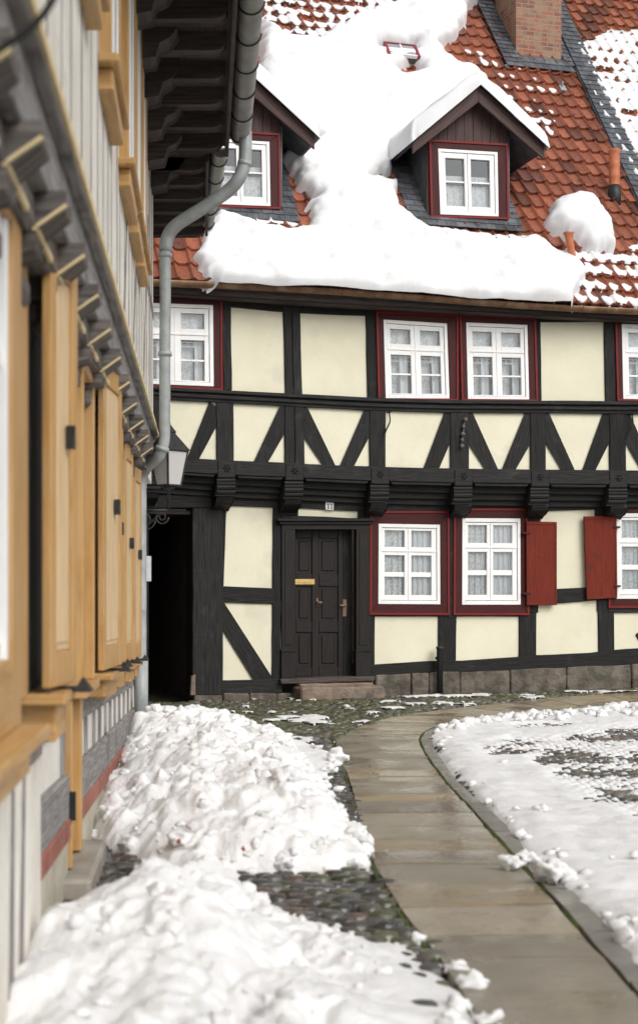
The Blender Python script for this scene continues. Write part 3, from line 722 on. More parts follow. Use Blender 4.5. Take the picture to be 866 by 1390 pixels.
# slate verge strip on the right
sv, tv = rst(764, 59); sb, tb = rst(866, 279)
svf = lambda t: lerp(sb, sv, (t - tb) / (tv - tb))
M = MB(); slates(M, lambda t: svf(t) - .02, lambda t: svf(t) + .34, 0, 8.6, .075, w=.17, row=.14)
obox(M, rp(svf(0) - .04, 0, -.02), DD * .40, (rp(svf(8.6), 8.6) - rp(svf(0), 0)), RN * .085, UPV, (.8, .8, .8))
M.build('slate_verge', 'slate', roof)
# ---- chimney
sc0, tc0 = rst(703, 82); sc1, _ = rst(763, 85)
cw = sc1 - sc0; p0 = rp(sc0, tc0, -.1)
M = MB(); obox(M, p0 - np.array([0, 0, .3]), DD * cw, NN * .85, (0, 0, 3.6), None)
# brick uv: redo with horizontal axis
M = MB(); obox(M, p0 - np.array([0, 0, .3]), DD * cw, NN * .85, (0, 0, 3.6), (0, 0, 1))
M.uv = [(b_, a_) for (a_, b_) in M.uv]
M.build('chimney', 'chimney_brick', roof)
M = MB(); slates(M, lambda t: sc0 - .30, lambda t: sc0 - .0, tc0 - .30, tc0 + 2.5, .06, w=.15, row=.13)
slates(M, lambda t: sc0, lambda t: sc1 + .10, tc0 - .30, tc0 - .12, .06, w=.12, row=.16)
slates(M, lambda t: sc1 + .002, lambda t: sc1 + .16, tc0 - .1, tc0 + 2.5, .06, w=.15, row=.13)
M.build('slate_flashing', 'slate', roof)
# ---- vent pipe and pots
s, t = rst(834, 272); p = rp(s, t, 0)
M = MB(); z = np.array([0, 0, 1.0]); zz = z * .92 + UPV * -.0
tube(M, [p + zz * a for a in (.22, .24, .38, .40, .42, .56, .58, .60, .80, .82, .84)], [.085, .082, .082, .09, .082, .082, .09, .082, .082, .09, .088], 16); M.build('vent_pipe', 'terracotta', roof, smooth=True)
M = MB(); tube(M, [p - z * .12, p + z * .1, p + z * .235], [.10, .10, .084], 14); M.build('vent_collar', 'slate_p' if 'slate_p' in MATS else 'iron', roof, smooth=True)
s, t = rst(777, 357); p = rp(s, t, 0)
M = MB(); tube(M, [p + a for a in (z * -.05, z * .12 - DD * .01, z * .30 - DD * .04, z * .40 - DD * .055, z * .43 - DD * .055)], [.06, .055, .05, .062, .082], 14); M.build('vent_pipe', 'terracotta', roof, smooth=True)
s, t = rst(618, 300 / 2.366); 
s, t = rst(760, 127); p = rp(s, t, .06)
M = MB(); obox(M, p, DD * .10, UPV * .16, RN * .02); tube(M, [p + DD * .05 + UPV * .08, p + DD * .05 + UPV * .08 + z * .12], .012, 6); M.build('roof_hook', 'zinc', roof)

# ---- dormers
def dormer(du, dv):
    s0, t0 = rst(635 + du, 302 + dv); O = rp(s0, t0, 0) - NN * .02
    def DP(u, v, th):     # front plane of the dormer
        r = ray(u + du, v + dv); c = np.array([0, 0, HC]); k = ((O - c) @ NN) / (r @ NN); return c + k * r - NN * th
    M = MB()
    # front wall board
    A = DP(579, 300, 0); B_ = DP(690, 303, 0); ap = DP(641, 128, 0); el = DP(579, 182, 0); er = DP(690, 186, 0)
    fw = [(579, 303), (690, 303), (690, 186), (641, 132), (579, 182)]
    hl = [(594, 295), (673, 296), (673, 205), (594, 203)]
    # wall around the window opening
    for (q_) in ([(579, 303), (690, 303), (673, 295.5), (594, 295)], [(579, 182), (579, 303), (594, 295), (594, 203)], [(690, 303), (690, 186), (673, 205), (673, 295.5)], [(579, 182), (594, 203), (673, 205), (690, 186)]):
        V = [DP(a, b, 0) for a, b in q_] + [DP(a, b, -.05) for a, b in q_]; hexa(M, V[4:] + V[:4])
    dm = M.build('dormer', 'gable_boards', house)
    M = MB()
    for k in range(9):       # vertical boards of the gable
        u0, u1 = 583 + k * 11.8, 583 + (k + 1) * 11.8 - .7; um = (u0 + u1) / 2
        tpf = lambda u: 126 + abs(u - 641) * .86 
        vt0, vt1 = max(tpf(u0), 126), max(tpf(u1), 126)
        if min(vt0, vt1) < 192: quad(M, (u0, min(vt0, 193)), (u1, min(vt1, 193)), (u1, 195), (u0, 195), DP, -.02, .012 + .004 * (k % 2))
    M.build('gable_board', 'gable_boards', dm)
    # roof slabs, running back horizontally into the main roof
    E0 = DP(553, 203, .18); E1 = DP(730, 211, .18); AP = DP(641.5, 129, .18)
    th = .07
    for (E, nm) in ((E0, 'L'), (E1, 'R')):
        M = MB(); up = np.array([0, 0, 1.0]) * th
        Lb = 3.2
        hexa(M, [E, AP, AP + NN * Lb, E + NN * Lb, E + up, AP + up, AP + NN * Lb + up, E + NN * Lb + up]); M.build('dormer_roof', 'slate_plain', dm)
        M = MB(); dn = np.array([0, 0, -.16]); ft = -NN * .04
        hexa(M, [E + dn * .7 + ft, AP + dn + ft, AP + dn + ft * 0, E + dn * .7, E + up * 1.1 + ft, AP + up * 1.1 + ft, AP + up * 1.1, E + up * 1.1]); M.build('bargeboard', 'gable_boards', dm, bevel=.006)
        M = MB(); hexa(M, [E + up * 1.1 + ft * 1.4, AP + up * 1.1 + ft * 1.4, AP + up * 1.1 + NN * .04, E + up * 1.1 + NN * .04, E + up * 1.25 + ft * 1.4, AP + up * 1.25 + ft * 1.4, AP + up * 1.25 + NN * .04, E + up * 1.25 + NN * .04]); M.build('verge_strip', 'timber_black', dm)
    # cheeks
    for u_ in (580, 689):
        a = DP(u_, 303, -.02); b = DP(u_, 184, -.02); M = MB()
        hexa(M, [a, a + DD * .04, a + DD * .04 + NN * .1, a + NN * .1, b, b + DD * .04, b + DD * .04 + NN * 1.7, b + NN * 1.7], NN); M.build('cheek', 'slate_plain', dm)
    window_parts = window(dm, DP, [(593, 202), (673.5, 207), (675, 294.5), (596, 291.5)], [(581, 190.5), (687, 196.5), (688.5, 298), (583.5, 295)], 'dormer', 'dormer')
    # apron and side slates on the main roof
    M = MB()
    sl, tl = rst(583 + du, 300 + dv); sr, _ = rst(688 + du, 301 + dv)
    sl = s0 - .62; sr = s0 + .58
    slates(M, lambda t: sl - .22, lambda t: sr + .2, t0 - .22, t0 - .02, .062, w=.15, row=.13)
    slates(M, lambda t: sl - .30 , lambda t: sl - .0, t0 - .05, t0 + 1.45, .062, w=.15, row=.13)
    slates(M, lambda t: sr - .0, lambda t: sr + .22, t0 - .05, t0 + 1.45, .062, w=.15, row=.13)
    M.build('slate_flashing', 'slate', dm)
    return E0, E1, AP, dm
noise_mat('slate_plain', (.05, .054, .06), (.10, .105, .115), scale=6, rough=.5, bump=.3, bscale=20)
DORM = [dormer(0, 0), dormer(-309, -14)]
# buried roof window
s, t = rst(545, 95); o_ = rp(s - .28, t + .06, .19)
M = MB()
for (a, b, c_, d_) in ((0, 0, .05, .34), (.50, 0, .05, .34), (.05, .31, .45, .03)): obox(M, o_ + DD * a + UPV * b, DD * c_, UPV * d_, RN * .06)
rw = M.build('roof_window', 'magenta_frame', roof, bevel=.005)
M = MB()
for (a, b, c_, d_) in ((.05, .0, .45, .03), (.26, .03, .025, .28)): obox(M, o_ + DD * a + UPV * b, DD * c_, UPV * d_, RN * .055)
M.build('glazing_bar', 'paint_white', rw)
M = MB(); obox(M, o_ + DD * .05 + UPV * .03 + RN * .02, DD * .45, UPV * .28, RN * .02); M.build('pane', 'sky_glass', rw)
M = MB(); obox(M, o_ - RN * .10 + DD * .01 + UPV * .01, DD * .53, UPV * .32, RN * .10); M.build('kerb_frame', 'slate_plain', rw)

# ---- snow on the far roof
def snow_roof(name, px, T_, w, mat, label, lump=.04, seed=1, res=.026, holes=(), cat=None, kind='stuff', grp=None, raise_eave=True):
    poly = [rst(u, v) for u, v in px]
    xs = [p[0] for p in poly]; ys = [p[1] for p in poly]
    S, Tt = np.meshgrid(np.arange(min(xs) - .1, max(xs) + .1, res), np.arange(min(ys) - .1, max(ys) + .1, res))
    wob = .07 * (fbm(S * 3, Tt * 3, seed + 20, 3) - .5) + .04 * (fbm(S * 9, Tt * 9, seed + 30, 2) - .5)
    d = sdist(S, Tt, poly) + wob * 2
    for h in holes: hp = [rst(u, v) for u, v in h]; d = np.minimum(d, -sdist(S, Tt, hp) + wob)
    q_ = np.clip(d / w, 0, 1); th = T_ * np.sqrt(np.clip(1 - (1 - q_) ** 2, 0, 1)) * (.72 + .56 * fbm(S * .9, Tt * .9, seed, 3))
    th = th + np.clip(d / .25, 0, 1) * lump * (fbm(S * 2.2, Tt * 2.2, seed + 3, 4) - .5) * 2
    th = th + np.clip(d / .1, 0, 1) * .012 * (fbm(S * 9, Tt * 9, seed + 5, 2) - .5)
    mask = d > -.07; th = np.where(d <= 0, np.maximum(d * 2.2, -.12), th); qe = np.clip((Tt + .13 + .03 * (fbm(S * 2, Tt * 0, seed + 41, 3) - .5)) / .13, 0, 1); th = np.where(Tt < .02, np.minimum(th, T_ * 1.25 * np.sqrt(1 - (1 - qe) ** 2) - .03), th); mask &= (qe > 0)
    th = th + np.clip(d / .3, 0, 1) * (.011 * np.sin(Tt * 26 + 3 * fbm(S * .8, Tt * .8, seed + 8, 2) * 2 + S * 1.2) + .02 * (fbm(S * 1.5, Tt * 5, seed + 7, 3) - .5))
    P0 = RO[None, None] + S[..., None] * DD + Tt[..., None] * UPV + (th + .065)[..., None] * RN
    P0[..., 2] -= np.clip(-Tt + .03, 0, 1) * .45
    M = MB(); grid_mesh(M, P0[..., 0], P0[..., 1], P0[..., 2], mask)
    o = M.build(name, mat, None, smooth=True)
    return tag(o, label, 'snow', grp, kind)
main = [(352, 40), (385, 60), (430, 64), (452, 50), (475, 36), (505, 22), (530, 12), (560, 3), (572, -25), (662, -25), (650, 8), (634, 17), (627, 38), (616, 52), (604, 64), (594, 74), (608, 90), (640, 104), (660, 120), (640, 128), (590, 160), (556, 196), (552, 212),
        (532, 219), (526, 238), (508, 244), (500, 252), (520, 258), (535, 262), (532, 272), (540, 290), (556, 308), (576, 322), (610, 328), (650, 336), (700, 336), (722, 330), (742, 340), (760, 352), (778, 362), (791, 375), (786, 395), (776, 416), (735, 424), (640, 420), (560, 414), (430, 405), (395, 402), (300, 391), (280, 378),
        (268, 352), (274, 332), (284, 312), (298, 298), (322, 303), (350, 312), (385, 318), (418, 318), (424, 302), (418, 288), (428, 274), (402, 258), (402, 242), (382, 224), (384, 210), (410, 204), (424, 199), (395, 160), (350, 122)]
snow_roof('roof_snow', main, .20, .15, 'snow_roof', 'thick smooth sheet of snow sliding down the red roof between the dormers to the gutter', seed=3, lump=.11, holes=([(508, 66), (560, 68), (560, 78), (512, 76)], [(532, 102), (556, 92), (572, 98), (570, 106), (545, 112)]))
snow_roof('roof_snow', [(741, 296), (750, 280), (772, 276), (796, 280), (812, 296), (826, 312), (834, 330), (830, 344), (806, 346), (788, 338), (768, 330), (752, 322), (742, 310)], .26, .2, 'snow_roof', 'round lump of snow on the tiles behind the small terracotta pot', seed=9, lump=.06)
# thin broken snow lying in the tile pans
def thin(name, px, dens, label, seed, top=.06, fs=2.2):
    poly = [rst(u, v) for u, v in px]; xs = [p[0] for p in poly]; ys = [p[1] for p in poly]
    S, Tt = np.meshgrid(np.arange(min(xs), max(xs), .02), np.arange(min(ys), max(ys), .024))
    d = sdist(S, Tt, poly)
    fx = ((S - s_min) / TS) % 1; fy = ((Tt + .06) / TT) % 1
    pan = np.exp(-((fx - .60) / .30) ** 2) * .38 + .55 * np.exp(-((fy - .30) / .33) ** 2) 
    tileid = np.floor((S - s_min) / TS); rowid = np.floor((Tt + .06) / TT)
    n_ = fbm(S * fs, Tt * fs, seed, 4) * .8 + .25 * _hash(tileid, rowid, seed) + .10 * fbm(S * 12, Tt * 12, seed + 4, 2) + .075
    f = n_ + pan * .75 - (1.42 - dens) + np.minimum(d, 0.1) * 2 - .2
    mask = (f > 0) & (d > 0)
    hb = .034 * np.exp(-((fx - .16) / .13) ** 2) + .034 * np.exp(-((fx - 1.16) / .13) ** 2) + .006 * np.cos((fx - .16) * 2 * np.pi) + .040 * (1 - fy) + .004
    hh = np.where(f > 0, hb * .75 + .006 + top * np.sqrt(np.clip(f, 0, .5)), -.02 + hb * .3)
    mk = f > -.09
    P0 = RO[None, None] + S[..., None] * DD + Tt[..., None] * UPV + hh[..., None] * RN
    M = MB(); grid_mesh(M, P0[..., 0], P0[..., 1], P0[..., 2], mk & (d > 0)); o = M.build(name, 'snow_roof', None, smooth=True)
    return tag(o, label, 'snow', None, 'stuff')
thin('tile_snow', [(352, -5), (400, -10), (640, -20), (640, 10), (480, 60), (352, 60)], .50, 'broken snow lying along the tile rows at the top left of the roof', 21)
thin('tile_snow', [(775, 66), (800, 58), (822, 45), (850, 48), (866, 40), (930, 120), (930, 400), (868, 300), (860, 262)], .77, 'thick broken snow on the tiles right of the slate strip', 22, top=.08, fs=1.6)
thin('tile_snow', [(735, 345), (775, 335), (840, 345), (866, 330), (950, 345), (960, 428), (866, 420), (740, 412)], .56, 'broken snow on the lowest tile rows above the right gutter', 23)
thin('tile_snow', [(574, 322), (575, 305), (640, 318), (720, 315), (735, 335), (700, 344), (600, 338)], .60, 'patchy snow on the tiles under the right dormer', 24)
thin('tile_snow', [(296, 300), (330, 298), (385, 300), (430, 315), (430, 325), (300, 315)], .55, 'patchy snow on the tiles under the left dormer', 25)
thin('tile_snow', [(620, 60), (700, 90), (760, 120), (740, 260), (700, 160), (640, 110)], .24, 'light snow traces on the tiles below the chimney', 26)
# snow on the dormer roofs
for k, (E0, E1, AP, dm) in enumerate(DORM):
    wl = (E0 - AP) @ DD; wr = (E1 - AP) @ DD; z0 = AP[2] + .07
    A_, B_ = np.meshgrid(np.arange(wl - .07, wr + .06, .016), np.arange(-.13, 2.6, .022))
    slL = (AP[2] - E0[2]) / -wl; slR = (AP[2] - E1[2]) / wr
    zb = z0 - np.where(A_ < 0, -A_ * slL, A_ * slR)
    rz = z0 - np.sqrt(A_ ** 2 + .1 ** 2) * np.where(A_ < 0, slL, slR) + .05
    de = np.minimum(np.minimum(A_ - wl + .05, wr + .045 - A_), B_ + .11) + .02 * (fbm(A_ * 5, B_ * 5, 40 + k, 2) - .5)
    Tm = np.where(A_ < 0, .24, .17 + .05 * (1 - A_ / wr)) if k == 0 else np.where(A_ > 0, .24, .2)
    th = Tm * np.sqrt(np.clip(1 - (1 - np.clip(de / .09, 0, 1)) ** 2, 0, 1)) * (.8 + .4 * fbm(A_ * 2, B_ * 2, 50 + k, 3))
    zt = np.maximum(rz, zb) + th; zt = np.where(de <= 0, zb - .01, zt)
    P0 = AP[None, None] * np.array([1, 1, 0]) + A_[..., None] * DD + B_[..., None] * NN; P0[..., 2] = zt
    M = MB(); grid_mesh(M, P0[..., 0], P0[..., 1], P0[..., 2], np.ones_like(A_, bool)); o = M.build('dormer_snow', 'snow_roof', None, smooth=True)
    tag(o, ['thick snow lying on the gable roof of the right dormer, fully in view', 'thick snow on the gable roof of the left dormer, partly behind the grey gutter'][k], 'snow', None, 'stuff')

# ================================================================== LEFT HOUSE
def wx(Y): return -.69 - .079 * Y
def L(Y, off, z): return np.array([wx(Y) + off, Y, z])
SG = -.036
def sag(Y): return SG * (Y - 6.4)
def lbox(M, Y0, Y1, o0, o1, z0, z1, sg=0.0, o0b=None, o1b=None, axis=None, nseg=1):
    o0b = o0 if o0b is None else o0b; o1b = o1 if o1b is None else o1b
    a, b = sag(Y0) * sg, sag(Y1) * sg
    hexa(M, [L(Y0, o0, z0 + a), L(Y0, o1, z0 + a), L(Y1, o1b, z0 + b), L(Y1, o0b, z0 + b), L(Y0, o0, z1 + a), L(Y0, o1, z1 + a), L(Y1, o1b, z1 + b), L(Y1, o0b, z1 + b)], axis)
Y0H, Y1H = 1.2, 17.0
lh = empty('timber_framed_house', L(14.5, 0, 0), 'grey-beamed half-timbered house at the left with ochre shutters and window frames', 'house')
# opening list on the ground storey: (Y0,Y1,kind)
OPEN = [(3.2, 4.72, 'w'), (7.36, 8.0, 'd'), (8.95, 9.95, 'w'), (10.95, 11.75, 'w'), (12.55, 13.3, 'w')]
def lb(name, mat, Y0, Y1, o0, o1, z0, z1, sg=0, par=None, bevel=.006, **k):
    M = MB(); lbox(M, Y0, Y1, o0, o1, z0, z1, sg, **k); return M.build(name, mat, par or lh, bevel=bevel)
# wall core with openings
M = MB(); prev = Y0H
for (a, b, kd) in OPEN:
    lbox(M, prev, a, -.25, 0, -.2, 2.9)
    if kd == 'w': lbox(M, a, b, -.25, 0, -.2, 1.0, 1)
    lbox(M, a, b, -.25, 0, 2.62, 2.9)
    prev = b
lbox(M, prev, Y1H, -.25, 0, -.2, 2.9)
M.build('lower_wall', 'plaster_white', lh)
# masonry of the base: brick course, grey beams, cream base
prev = Y0H; segs = [(Y0H, 7.22), (7.80, Y1H - .01)]
for (a, b) in segs:
    n = max(1, int((b - a) / 3))
    lb('base_render', 'base_render', a, b, -.05, .03, -.25, .30, 1)
    lb('brick_course', 'brick_course', a, b, -.05, .045, .30, .40, 1)
    lb('ground_sill', 'timber_grey', a, b, -.05, .038, .40, .61, 1)
    lb('rail', 'timber_grey', a, b, -.05, .022, .83, .985, 1)
# studs under the rail
for Yc, w in ((5.05, .035), (5.88, .04), (7.12, .09), (8.05, .05), (8.55, .09), (9.2, .06), (9.7, .1), (10.3, .05), (10.8, .1), (11.4, .06), (12.0, .1), (12.7, .08), (13.4, .1), (14.1, .08), (4.6, .06), (4.2, .12)):
    lb('stud', 'timber_grey', Yc, Yc + w, -.03, .018, .61, .83, 1)
for (a, b, c_, d_) in ((5.10, .028, 5.26, .028), (4.85, .03, 4.95, .03)):    # long curved studs crossing the base of the near bay
    M = MB(); hexa(M, [L(a, -.02, -.1), L(a, .052, -.1), L(a + .13, .052, -.1), L(a + .13, -.02, -.1), L(c_, -.02, .83), L(c_, .052, .83), L(c_ + .06, .052, .83), L(c_ + .06, -.02, .83)]); M.build('stud', 'timber_grey', lh)
# white plastered near bay in front of the brick course
lb('base_render', 'plaster_white', Y0H, 5.86, .0, .047, -.2, .83)
lb('rail', 'timber_grey', Y0H, 5.87, -.05, .052, .832, .99)
# ground storey windows of the left house
def lwin(a, b, z0, z1, o, sg, par, pr_=.11, so=.20, f=.085):
    """ochre box frame, white sash, glass, sill"""
    M = MB(); pr = o + pr_
    lbox(M, a, a + f, o - .12, pr, z0, z1, sg); lbox(M, b - f, b, o - .12, pr, z0, z1, sg); lbox(M, a + f, b - f, o - .12, pr, z1 - f, z1, sg); lbox(M, a + f, b - f, o - .12, pr, z0, z0 + f, sg)
    w = M.build('window', 'ochre_wood', par, bevel=.006)
    M = MB(); e = .06; m_ = (a + b) / 2
    for (y0, y1) in ((a + f, m_ - .004), (m_ + .004, b - f)):
        lbox(M, y0, y0 + e, o + .02, pr - .012, z0 + f, z1 - f, sg); lbox(M, y1 - e, y1, o + .02, pr - .012, z0 + f, z1 - f, sg)
        for zz in (z0 + f, lerp(z0, z1, .62), z1 - f - e): lbox(M, y0 + e, y1 - e, o + .02, pr - .025, zz, zz + e, sg)
    M.build('sash', 'paint_white', w, bevel=.004)
    M = MB(); lbox(M, a + f, b - f, o + .035, o + .042, z0 + f, z1 - f, sg); M.build('pane', 'glass', w)
    M = MB(); lbox(M, a + f * .5, b - f * .5, o - .20, o - .19, z0, z1, sg); M.build('room', 'room_shade_dark', w)
    if so:
        M = MB(); lbox(M, a - .10, b + .06, o - .02, o + so, z0 - .045, z0, sg); lbox(M, a - .02, b - .02, o - .02, o + so * .7, z0 - .155, z0 - .045, sg)
        M.build('sill', 'ochre_wood', w, bevel=.008)
    return w
def lshut(y0, y1, o0, o1, z0, z1, sg, par, th=.035):
    """open panelled shutter: edge at y0, splayed outwards to y1"""
    M = MB()
    p = [L(y0, o0, 0)[:2], L(y1, o1, 0)[:2]]; d = p[1] - p[0]; Ln = np.linalg.norm(d); d = d / Ln; nn = np.array([d[1], -d[0]])
    za = sag(y0) * sg
    def bx(M, a0, a1, t0, t1, zz0, zz1):
        q = [p[0] + d * a0 + nn * t0, p[0] + d * a0 + nn * t1, p[0] + d * a1 + nn * t1, p[0] + d * a1 + nn * t0]
        hexa(M, [(*k, zz0 + za) for k in q] + [(*k, zz1 + za) for k in q], (0, 0, 1))
    s = .085
    bx(M, 0, s, 0, th, z0, z1); bx(M, Ln - s, Ln, 0, th, z0, z1); 
    for (za0, za1) in ((z0, z0 + .13), (z1 - .13, z1)): bx(M, s, Ln - s, .001, th - .001, za0, za1)
    sh = M.build('shutter', 'ochre_wood', par, bevel=.004)
    M = MB()
    for (za0, za1) in ((z0 + .13, z1 - .13),):
        bx(M, s, Ln - s, .010, th - .014, za0, za1); bx(M, s + .03, Ln - s - .03, .006, th - .006, za0 + .03, za1 - .03)
    M.build('shutter_panel', 'ochre_pale', sh, bevel=.006)
    M = MB(); bx(M, Ln * .55, Ln * .62, th, th + .03, z0 + .9, z0 + .99); M.build('latch', 'iron', sh)
    # iron shutter dog on the sill
    M = MB(); c = np.array([*(p[0] + d * Ln * .7), z0 + za]); tube(M, [c + np.array([-.05, 0, -.02]), c + np.array([.09, -.02, -.015])], .01, 6)
    V = [c + np.array(k) for k in ((.05, -.05, -.03), (.12, -.05, -.03), (.12, .05, -.03), (.05, .05, -.03), (.085, 0, .03))]; M.add(V, [(0, 1, 2, 3), (0, 4, 1), (1, 4, 2), (2, 4, 3), (3, 4, 0)])
    M.build('shutter_dog', 'iron', sh)
    return sh
wA = lwin(3.2, 4.72, 1.06, 2.84, 0, 0, lh, f=.22)
lb('casing_board', 'ochre_wood', 4.73, 5.28, .0, .065, 1.11, 2.80)
lb('shutter_shade_panel', 'room_shade_dark', 5.29, 6.11, .0, .05, 1.11, 2.74)  # flat dark panel, its colour stands in for the shade behind the shutter
for (a, b) in ((8.95, 9.95), (10.95, 11.75), (12.55, 13.3)): lwin(a, b, 1.07, 2.66, 0, 1, lh, pr_=.09 if a < 9 else .045, so=.16 if a < 9 else .11)
lshut(5.40, 5.80, .10, .165, 1.13, 2.80, 0, lh)
# the plain board behind the near shutter (shade in the gap is the dark panel's colour)
lb('sill', 'ochre_wood', 5.36, 5.98, .0, .19, 1.07, 1.11); lb('sill', 'ochre_wood', 5.44, 5.84, .0, .15, .93, 1.07)
for (y0, y1) in ((8.30, 8.98), (10.0, 10.62), (11.55, 12.15), (13.15, 13.75)):
    q9 = y0 > 9
    lshut(y0, y1, .05 if q9 else .10, .085 if q9 else .165, 1.10, 2.86 if y0 < 9 else 2.84, 1, lh)
    M = MB(); lbox(M, y0 - .12, y1 + .06, 0, .135 if q9 else .19, 1.045, 1.085, 1); lbox(M, y0 - .05, y1 - .02, 0, .10 if q9 else .14, .95, 1.045, 1); M.build('sill', 'ochre_wood', lh, bevel=.008)
lb('corner_board', 'ochre_wood', 14.25, 14.95, -.02, .03, 1.0, 2.75, 1)
# door of the left house with its ochre frame
M = MB(); lbox(M, 7.28, 7.36, -.1, .10, 1.0, 2.72); lbox(M, 8.0, 8.08, -.1, .10, 1.0, 2.72); lbox(M, 7.36, 8.0, -.1, .10, 2.60, 2.72); lbox(M, 7.2, 8.1, -.02, .125, .955, 1.0)
lbox(M, 7.22, 7.29, -.1, .05, .12, .955); lbox(M, 7.70, 7.79, -.1, .055, .12, .955)
dr = M.build('door', 'ochre_wood', lh, bevel=.006)
M = MB(); lbox(M, 7.36, 8.0, -.08, -.03, .12, 2.6); M.build('door_leaf', 'ochre_wood', dr)
for (z0, z1) in ((.3, .9), (1.15, 1.9), (2.0, 2.5)):
    M = MB(); lbox(M, 7.44, 7.92, -.032, -.01, z0, z1); M.build('door_panel', 'ochre_pale', dr, bevel=.008)
M = MB(); lbox(M, 7.20, 7.222, .03, .07, .36, .50); M.build('hinge', 'iron', dr)
# ---- jetty
JO, ZJ = .19, 2.78
for i in range(5):
    a = Y0H + i * 2.75; b = min(a + 2.745, 14.9)
    lb('jetty_beam', 'timber_grey', a, b, -.3, JO + .005, ZJ, 3.0)
M = MB(); lbox(M, Y0H, 14.92, JO, JO + .05, 2.995, 3.055); M.build('moulding', 'timber_grey', lh, bevel=.006)
M = MB(); lbox(M, Y0H, 14.93, JO + .02, JO + .064, 3.010, 3.048); lbox(M, 14.93, 14.95, JO - .02, JO + .062, 2.72, 3.042); M.build('painted_line', 'yellow_line', lh)
M = MB(); lbox(M, Y0H, Y1H, -.28, -.001, 2.62, 2.78); lbox(M, Y0H, 14.9, -.28, .03, 2.66, 2.70); M.build('wall_plate', 'timber_joist', lh)
ys = [2.7, 3.38, 4.04, 4.76, 5.48, 6.22, 7.04, 7.90, 8.85, 9.85, 10.9, 11.95, 13.0, 14.1]
for k, y in enumerate(ys):
    w = .20; M = MB()
    prof = [(-.05, ZJ), (JO + .055, ZJ), (JO + .055, ZJ - .045), (.15, ZJ - .12), (.145, ZJ - .175), (.06, ZJ - .20), (-.05, ZJ - .20)]
    n = len(prof); V = [L(y, o, z_) for o, z_ in prof] + [L(y + w, o, z_) for o, z_ in prof]
    M.add(V, [tuple(range(n)), tuple(range(2 * n - 1, n - 1, -1))] + [(i, (i + 1) % n, n + (i + 1) % n, n + i) for i in range(n)], (1, 0, 0))
    jo = M.build('joist', 'timber_joist', lh, bevel=.006)
    M = MB()     # yellow painted arris along the near lower edge
    ln = [(JO + .065, ZJ - .045), (.156, ZJ - .115), (.150, ZJ - .125)]
    for (a, b) in zip(ln[:-1], ln[1:]):
        d = np.array([b[0] - a[0], b[1] - a[1]]); d = d / np.linalg.norm(d); q = np.array([-d[1], d[0]]) * -.014
        V = []
        for yy in (y - .006, y + .012):
            V += [L(yy, a[0], a[1]), L(yy, b[0], b[1]), L(yy, b[0] + q[0], b[1] + q[1] - .004), L(yy, a[0] + q[0], a[1] + q[1] - .004)]
        hexa(M, V)
    M.build('painted_line', 'yellow_line', jo)
    # plate bracket under the joist with its own painted line running along the wall
    M = MB(); lbox(M, y + .02, y + .42, -.02, .085, ZJ - .30, ZJ - .20); br_ = M.build('bracket', 'timber_joist', lh, bevel=.02)
    M = MB(); lbox(M, y, y + .46, .146, .160, ZJ - .128, ZJ - .108); M.build('painted_line', 'yellow_line', br_)
    if k < len(ys) - 1:
        M = MB(); lbox(M, y + w, ys[k + 1], -.05, .148, ZJ - .13, ZJ - .001); M.build('infill_board', 'timber_joist', lh, bevel=.02)
# ---- upper storey
M = MB(); lbox(M, Y0H, 14.9, -.25, JO, 3.0, 6.0); lbox(M, 14.9, Y1H, -.25, .1, 2.7, 6.0); M.build('upper_wall', 'plaster_white', lh)
random.seed(11)
UW = [(3.0, 4.4), (5.2, 6.35), (7.1, 8.0), (8.8, 9.75), (9.95, 10.8), (11.0, 11.75)]
y = 1.5; k = 0
while y < 14.7:
    w = random.choice([.02, .03, .04, .05]); inw = any(a - w < y < b for a, b in UW)
    lean = random.uniform(-.05, .05)
    z1 = 3.98 if inw else 5.9
    M = MB(); hexa(M, [L(y, JO - .02, 3.05), L(y, JO + .004, 3.05), L(y + w, JO + .004, 3.05), L(y + w, JO - .02, 3.05), L(y + lean, JO - .02, z1), L(y + lean, JO + .004, z1), L(y + w + lean, JO + .004, z1), L(y + w + lean, JO - .02, z1)])
    M.build('stud', 'timber_grey', lh, bevel=.004)
    y += random.uniform(.30, .55); k += 1
for (a, b) in ((9.2, 10.1), (10.4, 11.6), (12.2, 13.4), (2.2, 3.1)):
    M = MB(); hexa(M, [L(a, JO - .02, 3.05), L(a, JO + .005, 3.05), L(a + .13, JO + .005, 3.05), L(a + .13, JO - .02, 3.05), L(b, JO - .02, 4.9), L(b, JO + .005, 4.9), L(b + .13, JO + .005, 4.9), L(b + .13, JO - .02, 4.9)]); M.build('brace', 'timber_grey', lh)
lb('rail', 'timber_grey', 8.9, 14.88, JO - .02, JO + .006, 4.2, 4.32)
for (a, b) in UW: lwin(a, b, 4.05, 5.62, JO - .0, 0, lh, pr_=.06, so=.10, f=.055)
# ---- eaves
ZG = 5.70
M = MB(); V = []; 
def roofslab(M, Y0, Y1, oe, zt):
    hexa(M, [L(Y0, oe, zt), L(Y1, oe, zt), L(Y1, -3.6, zt + 4.2), L(Y0, -3.6, zt + 4.2), L(Y0, oe, zt + .08), L(Y1, oe, zt + .08), L(Y1, -3.6, zt + 4.28), L(Y0, -3.6, zt + 4.28)])
roofslab(M, Y0H, 14.05, 1.0, ZG + .06); roofslab(M, 14.06, Y1H + .1, .80, ZG + .0)
lroof = M.build('roof', 'timber_brown', lh)
M = MB()
hexa(M, [L(Y0H, .98, ZG + .16), L(14.0, .98, ZG + .16), L(14.0, -3.5, ZG + 4.4), L(Y0H, -3.5, ZG + 4.4), L(Y0H, .98, ZG + .32), L(14.0, .98, ZG + .32), L(14.0, -3.5, ZG + 4.58), L(Y0H, -3.5, ZG + 4.58)])
